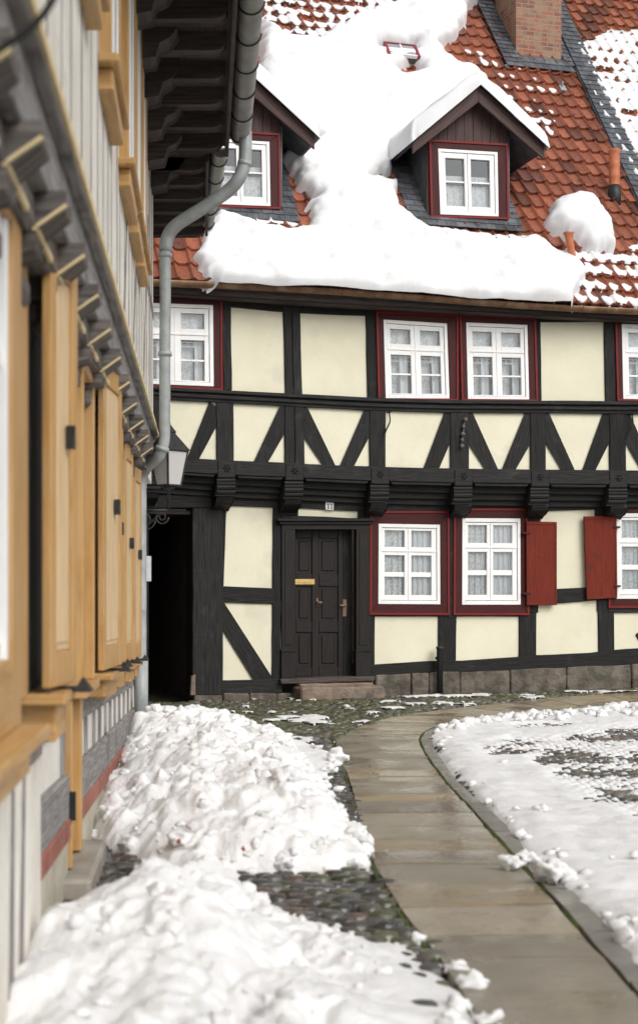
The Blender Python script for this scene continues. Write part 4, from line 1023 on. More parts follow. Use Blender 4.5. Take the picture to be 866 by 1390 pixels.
o = M.build('roof_snow', 'snow_roof', None, bevel=.05); tag(o, 'snow covering on the roof of the left house above the grey gutter', 'snow', None, 'stuff')
lb('soffit', 'timber_brown', Y0H, 14.0, .2, .92, ZG - .0, ZG + .03); lb('soffit', 'timber_brown', 14.0, Y1H, .05, .74, ZG - .06, ZG - .03)
lb('fascia', 'timber_brown', Y0H, 14.02, .90, .935, ZG - .10, ZG + .10); lb('fascia', 'timber_brown', 14.03, Y1H, .72, .75, ZG - .14, ZG + .06)
def rafter(y, o0, o1, z, w, h):
    M = MB(); prof = [(o0, z), (o1, z), (o1, z - h * .6), (o1 - .04, z - h * .92), (o1 - .09, z - h), (o0, z - h)]
    n = len(prof); V = [L(y, o, z_) for o, z_ in prof] + [L(y + w, o, z_) for o, z_ in prof]
    M.add(V, [tuple(range(n)), tuple(range(2 * n - 1, n - 1, -1))] + [(i, (i + 1) % n, n + (i + 1) % n, n + i) for i in range(n)], (1, 0, 0)); M.build('rafter', 'timber_brown', lh, bevel=.015)
y = 8.0
while y < 13.9: rafter(y, .2, .86, ZG, .15, .13); y += .62
y = 14.15
while y < 16.9: rafter(y, .05, .70, ZG - .06, .13, .11); y += .52
for i, y in enumerate(np.arange(6.5, 14.6, .85)):     # weathered cornice blocks close to the wall
    M = MB(); prof = [(.1, ZG - .01), (.50, ZG - .01), (.50, ZG - .08), (.44, ZG - .16), (.36, ZG - .20), (.33, ZG - .30), (.1, ZG - .34)]
    n = len(prof); V = [L(y, o, z_) for o, z_ in prof] + [L(y + .30, o, z_) for o, z_ in prof]
    M.add(V, [tuple(range(n)), tuple(range(2 * n - 1, n - 1, -1))] + [(i_, (i_ + 1) % n, n + (i_ + 1) % n, n + i_) for i_ in range(n)], (1, 0, 0)); M.build('cornice_block', 'timber_brown', lh, bevel=.02)
# gutter: half-round zinc with ring seams
def gut(par, Y0, Y1, o0, o1, z, r):
    M = MB(); V = []; Fc = []; n = 12; S = np.linspace(Y0, Y1, 12)
    for yy in S:
        o_ = lerp(o0, o1, (yy - Y0) / (Y1 - Y0))
        for (rr_, rev) in ((r, 0), (r * .9, 1)):
            for k in range(n + 1):
                t = math.pi * (k / n); t = t if not rev else math.pi - t
                V.append(L(yy, o_ + math.cos(t) * rr_, z - math.sin(t) * rr_))
    W = 2 * (n + 1)
    for i in range(len(S) - 1):
        for k in range(W): Fc.append((i * W + k, i * W + (k + 1) % W, (i + 1) * W + (k + 1) % W, (i + 1) * W + k))
    Fc.append(tuple(range(n, -1, -1))); Fc.append(tuple((len(S) - 1) * W + k for k in range(n + 1)))
    M.add(V, Fc, (0, 1, 0)); g = M.build('gutter', 'zinc_gutter', par, smooth=True); g.modifiers.new('s', 'EDGE_SPLIT').split_angle = R(50)
    for yy in np.arange(Y0 + .3, Y1, .62):
        M = MB(); o_ = lerp(o0, o1, (yy - Y0) / (Y1 - Y0)); tube(M, [L(yy, o_ + math.cos(math.pi * k / 12) * (r + .004), z - math.sin(math.pi * k / 12) * (r + .004)) for k in range(13)], .009, 5)
        M.build('gutter_bracket', 'iron', g)
gut(lh, 3.0, 13.95, 1.03, 1.05, ZG + .08, .092); gut(lh, 14.0, 16.9, .86, .74, ZG - .03, .075)
# downpipe with elbows
def pp(u, v, Y): r = ray(u, v); return np.array([r[0] * Y, Y, HC + r[2] * Y])
Yp = 13.75
path = [pp(333, 178, Yp), pp(333, 205, Yp), pp(331, 225, Yp), pp(322, 245, Yp), pp(305, 262, Yp + .05), pp(270, 285, Yp + .1), pp(242, 303, Yp + .15), pp(229, 318, Yp + .2), pp(224.5, 340, Yp + .2), pp(224.5, 380, Yp + .2), pp(224, 480, Yp + .2), pp(223.5, 575, Yp + .22), pp(222.5, 600, Yp + .22), pp(215, 620, Yp + .25), pp(202, 632, Yp + .4), pp(193.5, 645, Yp + .5), pp(191.5, 665, Yp + .5)]
sm = curve_pts(path, 5); bot = L(14.25, .08, .12); sm += [np.array([sm[-1][0], sm[-1][1], z_]) for z_ in np.linspace(sm[-1][2] - .1, .1, 8)]
M = MB(); tube(M, sm[:41], .062, 14); tube(M, sm[40:], .053, 14)
dpipe = M.build('downpipe', 'zinc', lh, smooth=True)
for i in (9, 41, 50, 62):
    if i < len(sm) - 1: M = MB(); a = sm[i]; d = sm[i + 1] - sm[i - 1]; d = d / np.linalg.norm(d); tube(M, [a - d * .02, a + d * .02], .066, 14); M.build('pipe_collar', 'zinc', dpipe, smooth=True)
b_ = sm[-1]; M = MB(); tube(M, [b_ + np.array([0, 0, .0]), b_ + np.array([0, 0, .72])], .068, 14)
M.build('pipe_collar', 'zinc', dpipe, smooth=True)
# end wall and body of the left house
M = MB(); P_ = [L(Y0H, -.26, -.2), L(Y1H, -.26, -.2), L(Y1H, -5, -.2), L(Y0H, -5, -.2)]; hexa(M, P_ + [p + np.array([0, 0, 6.1]) for p in P_]); M.build('house_body', 'plaster_white', lh)
# paper notice
nt_o = pp(201, 772, 14.6)
M = MB(); obox(M, nt_o + np.array([-.045, 0, -.125]), (.075, .0, 0), (0, .012, 0), (0, 0, .25)); o = M.build('notice_board', 'paper', None); tag(o, 'small pale notice board at the corner of the ochre shuttered house', 'notice')

# ---- lantern
Yl = 14.35; lc = pp(229, 625, Yl)
lan = empty('wall_lantern', lc - np.array([0, 0, .55]), 'black four-sided street lantern with pale panes on a scrolled bracket by the dark gateway', 'street lamp')
def ring4(c, h, z_, rot=-math.pi / 2 + .06): return [c + np.array([math.cos(rot + k * math.pi / 2) * h, math.sin(rot + k * math.pi / 2) * h, z_]) for k in range(4)]
px_ = Yl / FP
top_, bot_ = (625 - 612) * px_, (625 - 659) * px_
M = MB(); A4 = ring4(lc, .185, top_); B4 = ring4(lc, .118, bot_)
M.add([*B4, *A4], [(0, 1, 5, 4), (1, 2, 6, 5), (2, 3, 7, 6), (3, 0, 4, 7)]); M.build('pane', 'frosted_glass', lan)
M = MB()
for k in range(4):
    tube(M, [A4[k], B4[k]], .011, 6); tube(M, [A4[k], A4[(k + 1) % 4]], .013, 6); tube(M, [B4[k], B4[(k + 1) % 4]], .010, 6)
M.build('frame', 'iron', lan)
M = MB(); A5 = ring4(lc, .215, top_); C5 = ring4(lc, .065, top_ + .17); D5 = ring4(lc, .075, top_ + .185); E5 = ring4(lc, .01, top_ + .27)
V = [*A5, *C5, *D5, *E5]; Fc = []
for r_ in range(3):
    for k in range(4): Fc.append((r_ * 4 + k, r_ * 4 + (k + 1) % 4, r_ * 4 + 4 + (k + 1) % 4, r_ * 4 + 4 + k))
Fc.append((3, 2, 1, 0)); M.add(V, Fc); tube(M, [lc + np.array([0, 0, top_ + .26]), lc + np.array([0, 0, top_ + .33])], [.02, .006], 8); M.build('lamp_cap', 'iron', lan)
M = MB(); s0 = lc + np.array([0, 0, bot_]); arm = lc + np.array([0, 0, bot_ - .24])
tube(M, [s0, s0 - np.array([0, 0, .03]), s0 - np.array([0, 0, .05]), s0 - np.array([0, 0, .24])], [.06, .05, .014, .014], 8)
wallp = np.array([wx(Yl) + .03, Yl, arm[2]]); tube(M, [arm, wallp], .014, 8)
def spiral(c, r0, turns, sgn, n=26):
    return [c + np.array([math.cos(sgn * t * 2 * math.pi * turns / n) * r0 * (1 - t / n * .8), 0, math.sin(sgn * t * 2 * math.pi * turns / n) * r0 * (1 - t / n * .8)]) for t in range(n)]
for (cx_, r0) in ((.10, .10), (.26, .07)):
    tube(M, spiral(wallp + np.array([cx_, 0, -.10 * (r0 / .1)]), r0, 1.6, -1), .010, 6)
tube(M, curve_pts([wallp + np.array([.0, 0, -.28]), wallp + np.array([.08, 0, -.2]), wallp + np.array([.2, 0, -.08]), arm], 6), .010, 6)
M.build('bracket', 'iron', lan, smooth=True)

# ---- cable in the top left corner
M = MB(); tube(M, curve_pts([pp(-60, 108, 3.2), pp(0, 66, 3.2), pp(40, 38, 3.2), pp(66, 8, 3.2), pp(90, -40, 3.2)], 6), .009, 8)
o = M.build('cable', 'cable', None, smooth=True); tag(o, 'black cable strung across the jetty at the upper left corner', 'cable')

# ================================================================== GROUND
def gz(X, Y):
    return .06 * np.clip((np.asarray(Y) - 17) / 5, 0, 1) * np.clip((np.asarray(X) - 0) / 4, 0, 1)
M = MB(); X_, Y_ = np.meshgrid(np.linspace(-120, 120, 121), np.concatenate([np.linspace(-60, 0, 8), np.linspace(.5, 26, 60), np.linspace(28, 160, 20)]))
Xf = X_.copy(); grid_mesh(M, X_, Y_, gz(X_, Y_) - .045, np.ones_like(X_, bool)); g = M.build('ground', 'earth', None, loc=(0, 0, 0)); tag(g, kind='structure')
PATH_L = [G(*p) for p in ((860, 1700), (700, 1480), (655, 1400), (592, 1300), (552, 1250), (520, 1200), (498, 1150), (483, 1100), (473, 1060), (458, 1022), (455, 1010), (465, 1000), (491, 986), (534, 974), (615, 963.5), (723, 953), (866, 944), (1000, 938))]
PATH_R = [G(*p) for p in ((1240, 1700), (985, 1480), (900, 1395), (819, 1300), (768, 1243), (730, 1201), (684, 1150), (639, 1100), (603, 1060), (577, 1024), (570, 1008), (571, 1000), (588, 989), (632, 978), (696, 970), (780, 963), (900, 955), (1040, 948))]
KERB_R = [G(*p) for p in ((1360, 1700), (1060, 1480), (965, 1395), (868, 1300), (806, 1243), (768, 1203), (714, 1150), (662, 1100), (618, 1060), (592, 1022), (585, 1006), (588, 1000), (606, 992), (645, 983), (706, 975), (790, 968), (910, 960), (1050, 952))]
def resamp(P, n=400):
    P = np.array(curve_pts([(p[0], p[1], 0) for p in P], 12))[:, :2]; return P
rL, rR, rK = resamp(PATH_L), resamp(PATH_R), resamp(KERB_R)
mid = (rL + rR) / 2; cum = np.concatenate([[0], np.cumsum(np.linalg.norm(np.diff(mid, axis=0), axis=1))])
def at(P, s): return np.array([np.interp(s, cum, P[:, 0]), np.interp(s, cum, P[:, 1])])
PZ = .012
def slab(M, c4, z1, col, z0=-.06, g_=.006, nx=6, ny=3, seed=0):
    c4 = [np.array(p) for p in c4]; cc = sum(c4) / 4; V = []; Fc = []
    c4 = [p + (cc - p) / (np.linalg.norm(cc - p) + 1e-9) * g_ for p in c4]
    for j in range(ny + 1):
        for i in range(nx + 1):
            a, b = i / nx, j / ny
            ja = (float(vnoise(seed * 3.1 + a * 4, b * 4, 2)) - .5)
            p = lerp(lerp(c4[0], c4[1], a), lerp(c4[3], c4[2], a), b)
            e = .006 if (i in (0, nx) or j in (0, ny)) else 0
            V.append((p[0] + ja * .008, p[1] + ja * .012, z1 - e + ja * .006 + float(gz(p[0], p[1]))))
    W = nx + 1
    for j in range(ny):
        for i in range(nx): Fc.append((j * W + i, j * W + i + 1, (j + 1) * W + i + 1, (j + 1) * W + i))
    ring = [(i, 0) for i in range(nx + 1)] + [(nx, j) for j in range(1, ny + 1)] + [(i, ny) for i in range(nx - 1, -1, -1)] + [(0, j) for j in range(ny - 1, 0, -1)]
    b0 = len(V)
    for (i, j) in ring: v = V[j * W + i]; V.append((v[0], v[1], z0))
    n = len(ring)
    for k in range(n):
        a, b = ring[k], ring[(k + 1) % n]; Fc.append((b[1] * W + b[0], a[1] * W + a[0], b0 + k, b0 + (k + 1) % n))
    M.add(V, Fc, (1, 0, 0), col)
random.seed(5)
M = MB(); s = 0; k = 0
while s < cum[-1] - .6:
    d = random.uniform(.36, .58); k_ = random.uniform(.78, 1.12); w_ = random.uniform(-.02, .02)
    c = ((.32 + w_) * k_, .27 * k_, (.19 - w_) * k_)
    if random.random() < .25: c = (.29 * k_, .26 * k_, .20 * k_)
    slab(M, (at(rL, s), at(rR, s), at(rR, s + d), at(rL, s + d)), PZ + random.uniform(-.004, .005), c, seed=k, g_=.012); s += d; k += 1
path_o = M.build('path', 'sandstone', None, smooth=True, loc=(0, 0, 0)); path_o.modifiers.new('s', 'EDGE_SPLIT').split_angle = R(35); tag(path_o, kind='structure')
M = MB(); s = 0; k = 0
while s < cum[-1] - 1.3:
    d = random.uniform(.7, 1.2); k_ = random.uniform(.85, 1.1); c = (.25 * k_, .235 * k_, .205 * k_)
    g0_ = at(rR, s); off = lambda s_: at(rR, s_) + (at(rK, s_) - at(rR, s_)) * .09
    slab(M, (off(s), at(rK, s), at(rK, s + d), off(s + d)), PZ + .004 + random.uniform(-.004, .005), c, seed=k + 90, nx=3, ny=4, g_=.006); s += d; k += 1
o = M.build('kerb', 'kerb_stone', None, smooth=True, loc=(0, 0, 0)); o.modifiers.new('s', 'EDGE_SPLIT').split_angle = R(35); tag(o, kind='structure')
# moss in the joints beside the path
M = MB(); 
for (PA, o1) in ((rL, -.012), (rR, .004)):
    s = .5
    while s < cum[-1] - .5:
        p = at(PA, s); 
        if float(fbm(s * 1.3, o1 * 100, 8, 3)) > .40:
            r_ = random.uniform(.004, .012); V = []; nn_ = 7
            for q in range(nn_): t = 2 * math.pi * q / nn_; V.append((p[0] + o1 + math.cos(t) * r_, p[1] + math.sin(t) * r_ * 1.6, -.01 + float(gz(*p))))
            V.append((p[0] + o1, p[1], random.uniform(.012, .022) + float(gz(*p)))); M.add(V, [(q, (q + 1) % nn_, nn_) for q in range(nn_)], (1, 0, 0))
        s += .03
o = M.build('moss', 'moss', None, smooth=True, loc=(0, 0, 0)); tag(o, 'green moss growing in the joints along both edges of the slab path', 'moss', None, 'stuff')
# cobbles
pathpoly = [tuple(p) for p in rL] + [tuple(p) for p in rK[::-1]]
S = .125
xs = np.arange(-2.6, 8.0, S); ysr = np.arange(4.6, 21.9, S * .86)
XX, YY = np.meshgrid(xs, ysr)
dpth = sdist(XX, YY, pathpoly)
rng2 = np.random.default_rng(3)
V = []; Fc = []; Cc = []
for j in range(XX.shape[0]):
    for i in range(XX.shape[1]):
        x, y = XX[j, i], YY[j, i]
        if dpth[j, i] > -.045: continue
        if x < wx(y) + .0 and y < 17.2: continue
        uu = CX + x / y * FP
        if y > Yf(uu) - .03: continue
        if abs(uu - 433) > 560: continue
        x += (.5 if j % 2 else 0) * S + rng2.uniform(-.018, .018) + .03 * math.sin(y * 2.1); y += rng2.uniform(-.016, .016) + .02 * math.sin(x * 3)
        ax_, ay_ = S * rng2.uniform(.40, .52), S * rng2.uniform(.36, .46); zt = rng2.uniform(-.008, .012); rot = rng2.uniform(-.3, .3)
        gz_ = float(gz(x, y))
        k_ = rng2.uniform(.6, 1.35)
        mossy = float(fbm(x * 1.1, y * 1.1, 31, 3)) + (.14 if y > 14 else 0) > .55
        base_c = (.12, .117, .112) if rng2.random() < .6 else (.16, .145, .12)
        if rng2.random() < .1: base_c = (.15, .10, .08)
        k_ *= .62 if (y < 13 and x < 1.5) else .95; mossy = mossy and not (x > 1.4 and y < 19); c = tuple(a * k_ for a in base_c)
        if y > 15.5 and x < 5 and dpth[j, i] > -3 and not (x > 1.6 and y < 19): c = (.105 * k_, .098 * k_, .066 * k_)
        if mossy and rng2.random() < (.60 if y > 13 else .22): c = (.12 * k_, .125 * k_, .065 * k_)
        b0 = len(V); nn_ = 8; sup = []
        for (sc_, z_) in ((1.06, -.05), (1.0, -.010), (.78, .006)):
            for q in range(nn_):
                t = 2 * math.pi * q / nn_; cx_, sy_ = math.cos(t), math.sin(t)
                e = (abs(cx_) ** 3 + abs(sy_) ** 3) ** (-1 / 3) * (1 + .10 * math.sin(q * 2.3 + x * 9))
                lx, ly = cx_ * e * ax_ * sc_, sy_ * e * ay_ * sc_
                V.append((x + lx * math.cos(rot) - ly * math.sin(rot), y + lx * math.sin(rot) + ly * math.cos(rot), gz_ + z_ + zt * (z_ > -.03)))
        V.append((x, y, gz_ + .011 + zt))
        for r_ in range(2):
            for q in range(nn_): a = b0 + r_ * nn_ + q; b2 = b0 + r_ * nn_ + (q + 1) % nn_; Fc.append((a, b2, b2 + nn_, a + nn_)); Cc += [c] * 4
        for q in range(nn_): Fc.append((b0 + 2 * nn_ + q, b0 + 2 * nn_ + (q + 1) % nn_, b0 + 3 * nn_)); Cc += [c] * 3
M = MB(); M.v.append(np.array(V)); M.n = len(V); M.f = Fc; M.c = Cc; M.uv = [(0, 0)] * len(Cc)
o = M.build('cobbles', 'cobble', None, smooth=True, loc=(0, 0, 0)); tag(o, kind='structure')

# ---- snow on the road (right)
def warp(X, Y, seed, a=.12, f=1.6): return X + a * (fbm(X * f, Y * f, seed, 3) - .5) * 2, Y + a * (fbm(X * f, Y * f, seed + 50, 3) - .5) * 2
roadpoly = [tuple(G(*p)) for p in ((586, 1002), (594, 994), (620, 984), (660, 976), (760, 968), (866, 960), (1050, 950), (1300, 1000), (1700, 1300), (1700, 1800), (1300, 1700), (1050, 1480), (930, 1380), (850, 1295), (800, 1240), (770, 1205), (728, 1180), (716, 1155), (690, 1125), (662, 1096), (634, 1066), (610, 1036), (592, 1012))]
X_, Y_ = np.meshgrid(np.arange(.3, 6.2, .026), np.arange(4.3, 20.8, .034))
Xw, Yw = warp(X_, Y_, 60, .07, 3.0)
d = sdist(Xw, Yw, roadpoly)
th = .030 * np.sqrt(np.clip(1 - (1 - np.clip(d / .16, 0, 1)) ** 2, 0, 1)) * (.5 + .9 * fbm(X_ * 1.2, Y_ * 1.2, 62, 3))
th += np.clip(d / .08, 0, 1) * .035 * (fbm(X_ * 4, Y_ * 4, 63, 4) - .5)
ridge = np.exp(-((d - .20) / .16) ** 2); th += ridge * (.03 * dome(X_ * 7, Y_ * 7, 64) * fbm(X_ * 2, Y_ * 2, 65, 2)) + np.clip(d / .1, 0, 1) * .022 * (np.abs(2 * fbm(X_ * 5, Y_ * 4, 66, 3) - 1) - .2)
# wheel-worn bare areas
bare = [[tuple(G(*p)) for p in ((745, 1010), (800, 992), (880, 985), (1100, 975), (1200, 1120), (900, 1130), (850, 1105), (790, 1085), (760, 1060), (730, 1035))],
        [tuple(G(*p)) for p in ((660, 1016), (690, 1006), (750, 1004), (740, 1020), (700, 1028), (665, 1028))],
        [tuple(G(*p)) for p in ((700, 986), (760, 983), (800, 984), (760, 990), (705, 992))]]
row = np.sin(Y_ / (S * .86) * 2 * np.pi) * .5 + np.sin((X_ + .03 * np.sin(Y_ * 2.1)) / S * 2 * np.pi + np.pi * (np.floor(Y_ / (S * .86)) % 2)) * .5
for k, bp_ in enumerate(bare):
    db = sdist(Xw, Yw, bp_); wgt = np.clip(db / .25 + .4, 0, 1)
    nse = fbm(X_ * 2.2, Y_ * 2.2, 70 + k, 4)
    lvl = .50 if k == 0 else .60
    cut = wgt * np.clip((.5 * row + .9 * (nse - .5) * 2 + (.34 if k == 0 else .40)), -.25, 1)
    th = np.where(db > -.1, th * (1 - .7 * np.clip(wgt, 0, 1)) - .075 * cut - .004, th)
th = np.where(d > .0, th, d * .8)
mask = (d > -.06)
M = MB(); grid_mesh(M, X_, Y_, th + gz(X_, Y_) + .010, mask)
# kicked up crumbs along the snow edge
def crumb(M, c, r, seed, fl=.7, sub=2):
    import bmesh
    bm = bmesh.new(); bmesh.ops.create_icosphere(bm, subdivisions=sub, radius=1)
    V = np.array([v.co[:] for v in bm.verts]); Fc = [tuple(v.index for v in f.verts) for f in bm.faces]; bm.free()
    n = 1 + .95 * (fbm(V[:, 0] * 1.7 + seed * 3.1, V[:, 1] * 1.7 + V[:, 2] * 1.3 + seed, seed, 3) - .5) * 2 + .55 * (fbm(V[:, 0] * 5 + seed, V[:, 2] * 5 + V[:, 1] * 4, seed + 2, 2) - .5)
    V = V * n[:, None] * r; V[:, 2] *= fl; V = V + np.array(c)
    off = M.n; M.v.append(V); M.n += len(V); M.f += [[i + off for i in f] for f in Fc]; M.uv += [(0, 0)] * (3 * len(Fc))
random.seed(21)
for _ in range(110):
    k = random.randrange(len(roadpoly)); a = np.array(roadpoly[k]); b = np.array(roadpoly[(k + 1) % len(roadpoly)])
    if max(a[1], b[1]) > 19.5 and random.random() < .3: continue
    p = lerp(a, b, random.random()) + np.array([abs(random.gauss(.04, .08)), random.gauss(0, .06)])
    if p[0] > 3.4 and p[1] < 12: continue
    if sdist(np.array([p[0]]), np.array([p[1]]), roadpoly)[0] < -.03: continue
    crumb(M, (p[0], p[1], .03 + float(gz(*p))), random.choice([.018, .025, .035, .05]), random.randrange(999), sub=1)
for _ in range(90):
    u_ = random.uniform(600, 880); p = G(u_, float(np.interp(u_, [600, 660, 760, 880], [992, 980, 971, 962])) + abs(random.gauss(0, 5)))
    crumb(M, (p[0], p[1], .05 + float(gz(*p))), random.choice([.02, .03, .05, .07]), random.randrange(999), .75, sub=2)
for _ in range(26):
    p = G(random.uniform(600, 1000), random.uniform(985, 1330))
    if sdist(np.array([p[0]]), np.array([p[1]]), roadpoly)[0] < .1: continue
    crumb(M, (p[0], p[1], .055), random.choice([.018, .025, .04]), random.randrange(999), .6, sub=1)
o = M.build('road_snow', 'snow_road', None, smooth=True, loc=(0, 0, 0)); tag(o, 'trodden snow covering the cobbled road right of the kerb, with worn wheel tracks', 'snow', None, 'stuff')
# thin snow streaks before the house
X_, Y_ = np.meshgrid(np.arange(-1.6, 5.0, .022), np.arange(13.0, 20.6, .03))
f = fbm(X_ * 3.2, Y_ * 2.6, 81, 4) + .35 * (fbm(X_ * 6, Y_ * 7, 82, 3) - .5) - .16 * row[:1, :1]
zone = np.zeros_like(X_)
for (u, v, rx, ry) in ((445, 985, .8, .5), (600, 960, 1.5, .28), (420, 1010, .5, .5), (700, 948, 1.6, .18), (520, 963, .9, .3), (400, 975, .5, .6), (480, 1000, .4, .5), (780, 943, 1., .2)):
    p = G(u, v); zone = np.maximum(zone, np.exp(-((X_ - p[0]) / rx) ** 2 - ((Y_ - p[1]) / ry / 2) ** 2))
f = f + .22 * zone - .76
dpx = -sdist(X_, Y_, pathpoly)
mask = (f > -.01) & (dpx > -.02) & (X_ > wx(Y_)) 
M = MB(); grid_mesh(M, X_, Y_, gz(X_, Y_) + np.where(f > 0, .012 + .05 * np.sqrt(np.clip(f, 0, .2)), -.01), mask)
o = M.build('snow_streaks', 'snow_road', None, smooth=True, loc=(0, 0, 0)); tag(o, 'thin streaks of melting snow on the mossy cobbles before the black and cream house', 'snow', None, 'stuff')

# ---- shovelled snow piles
def pile(name, cx0, cx1, y0, y1, res, hfun, label, seed, amp=1.0, chunks=80):
    X_, Y_ = np.meshgrid(np.arange(cx0, cx1, res), np.arange(y0, y1, res * 1.25))
    Xw, Yw = warp(X_, Y_, seed, .10, 2.2); Xw, Yw = warp(Xw, Yw, seed + 5, .03, 8)
    H = hfun(Xw, Yw) * (.86 if seed == 101 else .84)
    e = np.clip(H / .12, 0, 1)
    l1 = dome(Xw * 3.4, Yw * 3.0, seed + 1); l2 = dome(Xw * 8, Yw * 7, seed + 2); l3 = dome(Xw * 18, Yw * 16, seed + 3)
    sel = fbm(X_ * 1.6, Y_ * 1.6, seed + 9, 2)
    bil = lambda f_, s_: np.abs(2 * vnoise(Xw * f_ + s_, Yw * f_ * .9 - s_, seed + s_) - 1)
    m1 = np.clip((fbm(X_ * 1.3 + 7, Y_ * 1.3, seed + 21, 3) - .40) * 5, 0, 1); m2 = np.clip((fbm(X_ * 2.1 + 3, Y_ * 1.9, seed + 22, 3) - .42) * 5, 0, 1)
    blk = np.clip(l1 * 1.6 - .55, 0, .55)          # flat-topped shovel-cut blocks
    rough = fbm(X_ * 11, Y_ * 10, seed + 23, 5) - .5
    Z = H + .86 * e * amp * (.26 * (blk - .28) * (.4 + .6 * m1) + .13 * (bil(2.6, 11) - .5) + .075 * (bil(7.0, 12) - .5) * (.35 + .65 * m2) + .065 * (l2 - .6) * (.25 + .75 * m1) + .038 * (bil(15, 13) - .5) * (.3 + .7 * m2) + .012 * (l3 - .6) * m1 + .10 * (fbm(X_ * 2.6, Y_ * 2.6, seed + 4, 5) - .5) + .115 * rough * (.45 + m2) + .026 * (fbm(X_ * 22, Y_ * 20, seed + 24, 4) - .5) + .016 * (fbm(X_ * 34, Y_ * 31, seed + 6, 3) - .5))
    mask = (H > -.045) & (X_ > wx(Y_) + .02)
    Z = np.where(H > .0, Z, H * 2)
    Z = np.where(H > .03, np.maximum(Z, .02), Z)
    X_ = X_ + e * .022 * (fbm(X_ * 9, Y_ * 9, seed + 70, 2) - .5) * 2; Y_ = Y_ - e * .03 * (fbm(X_ * 8 + 30, Y_ * 8, seed + 71, 2) - .5) * 2
    M = MB(); grid_mesh(M, X_, Y_, Z, mask)
    n = 0; rr = random.Random(seed)
    while n < chunks:
        i, j = rr.randrange(X_.shape[1]), rr.randrange(X_.shape[0])
        if not mask[j, i]: continue
        h = H[j, i]
        if h > .12 and rr.random() < .6: continue
        r_ = rr.choice([.007, .009, .009, .012, .012, .015, .02, .03, .04, .06]) * (1.0 if h > .05 else .8)
        crumb(M, (X_[j, i], Y_[j, i], max(Z[j, i], 0) + r_ * .05), r_, rr.randrange(999), rr.uniform(.6, 1), sub=3 if r_ > .04 else 2); n += 1
    o = M.build(name, 'snow_pile', None, smooth=True); return tag(o, label, 'snow pile')
def mk(keys, pr_=1.25, fl=1.25, pw=2.0):
    """keys: rows (Y, xl, xr, xpeak, h) -> height function with rounded edges"""
    ky = np.array([k[0] for k in keys]); 
    def fn(X, Y):
        xl = np.interp(Y, ky, [k[1] for k in keys]); xr = np.interp(Y, ky, [k[2] for k in keys]); xp = np.interp(Y, ky, [k[3] for k in keys]); h = np.interp(Y, ky, [k[4] for k in keys])
        a = np.where(X < xp, (xp - X) / np.maximum(xp - xl, .05), (X - xp) / np.maximum(xr - xp, .05))
        aa = np.clip(a, 0, 1); right = np.clip(1 - aa, 0, 1) ** pr_ if pr_ > 1.3 else np.clip(1 - aa ** 2, 0, 1) ** .62
        prof = np.where(a < 1, np.where(X < xp, np.clip(1 - aa ** 2, 0, 1) ** .62, right), -(a - 1) * .4)
        ye = np.clip(np.minimum(Y - ky[0], ky[-1] - Y) / .30, -1, 1); yp = np.where(ye > 0, np.sqrt(np.clip(1 - (1 - ye) ** 2, 0, 1)), ye)
        return np.where((prof > 0) & (yp > 0), h * prof * yp, np.minimum(np.minimum(prof, yp * .3), 0))
    return fn
back = mk([(7.75, -.75, .12, -.2, .12), (8.0, -1.0, .26, -.35, .20), (8.5, -1.22, .30, -.30, .30), (9.2, -1.45, .20, -.6, .34), (10.0, -1.55, .12, -.8, .36), (11.0, -1.62, -.0, -.9, .36), (12.2, -1.72, -.12, -1.1, .38), (13.4, -1.82, -.34, -1.2, .38), (14.3, -1.9, -.42, -1.35, .32), (14.9, -2.0, -.8, -1.4, .2)])
pile('snow_pile', -2.0, .5, 7.5, 15.1, .016, back, 'long lumpy heap of shovelled snow along the ochre shuttered house, reaching to the downpipe', 101, chunks=520)
front = mk([(3.4, -1.2, .9, -.5, .18), (4.6, -1.15, .75, -.5, .22), (5.2, -1.2, .50, -.52, .27), (5.7, -1.22, .45, -.58, .36), (6.15, -1.10, .40, -.58, .40), (6.5, -.90, .0, -.60, .34), (6.9, -.80, -.25, -.58, .24), (7.3, -.8, -.35, -.6, .15), (7.8, -.75, -.4, -.6, .10)], 1.6)
pile('snow_pile', -1.4, 1.1, 3.3, 7.9, .014, front, 'big heap of shovelled snow in the front, beside the stone doorstep', 202, chunks=260, amp=.95)
# thin snow apron of the back pile toward the path
apx = [tuple(G(*p)) for p in ((330, 985), (395, 1000), (440, 1022), (460, 1030), (462, 1046), (440, 1060), (452, 1075), (440, 1090), (380, 1080), (330, 1040))]
X_, Y_ = np.meshgrid(np.arange(-1.2, .4, .02), np.arange(9.8, 16.8, .028)); Xw, Yw = warp(X_, Y_, 303, .08, 3)
d = sdist(Xw, Yw, apx); th = .05 * np.sqrt(np.clip(d / .3, 0, 1)) * (.2 + 1.5 * fbm(X_ * 5, Y_ * 4, 304, 4)) - .022 * fbm(X_ * 2, Y_ * 2, 306, 2)
M = MB(); grid_mesh(M, X_, Y_, np.where(d > 0, th + .012, -.02), (d > -.03) & (th > -.01))
for _ in range(40):
    p = G(random.uniform(350, 460), random.uniform(990, 1085))
    if sdist(np.array([p[0]]), np.array([p[1]]), apx)[0] > -.05: crumb(M, (p[0], p[1], .03), random.choice([.015, .025, .04]), random.randrange(999), .8, sub=1)
o = M.build('thin_snow', 'snow_pile', None, smooth=True, loc=(0, 0, 0)); tag(o, 'thin broken snow between the long heap and the path on the cobbles', 'snow', None, 'stuff')
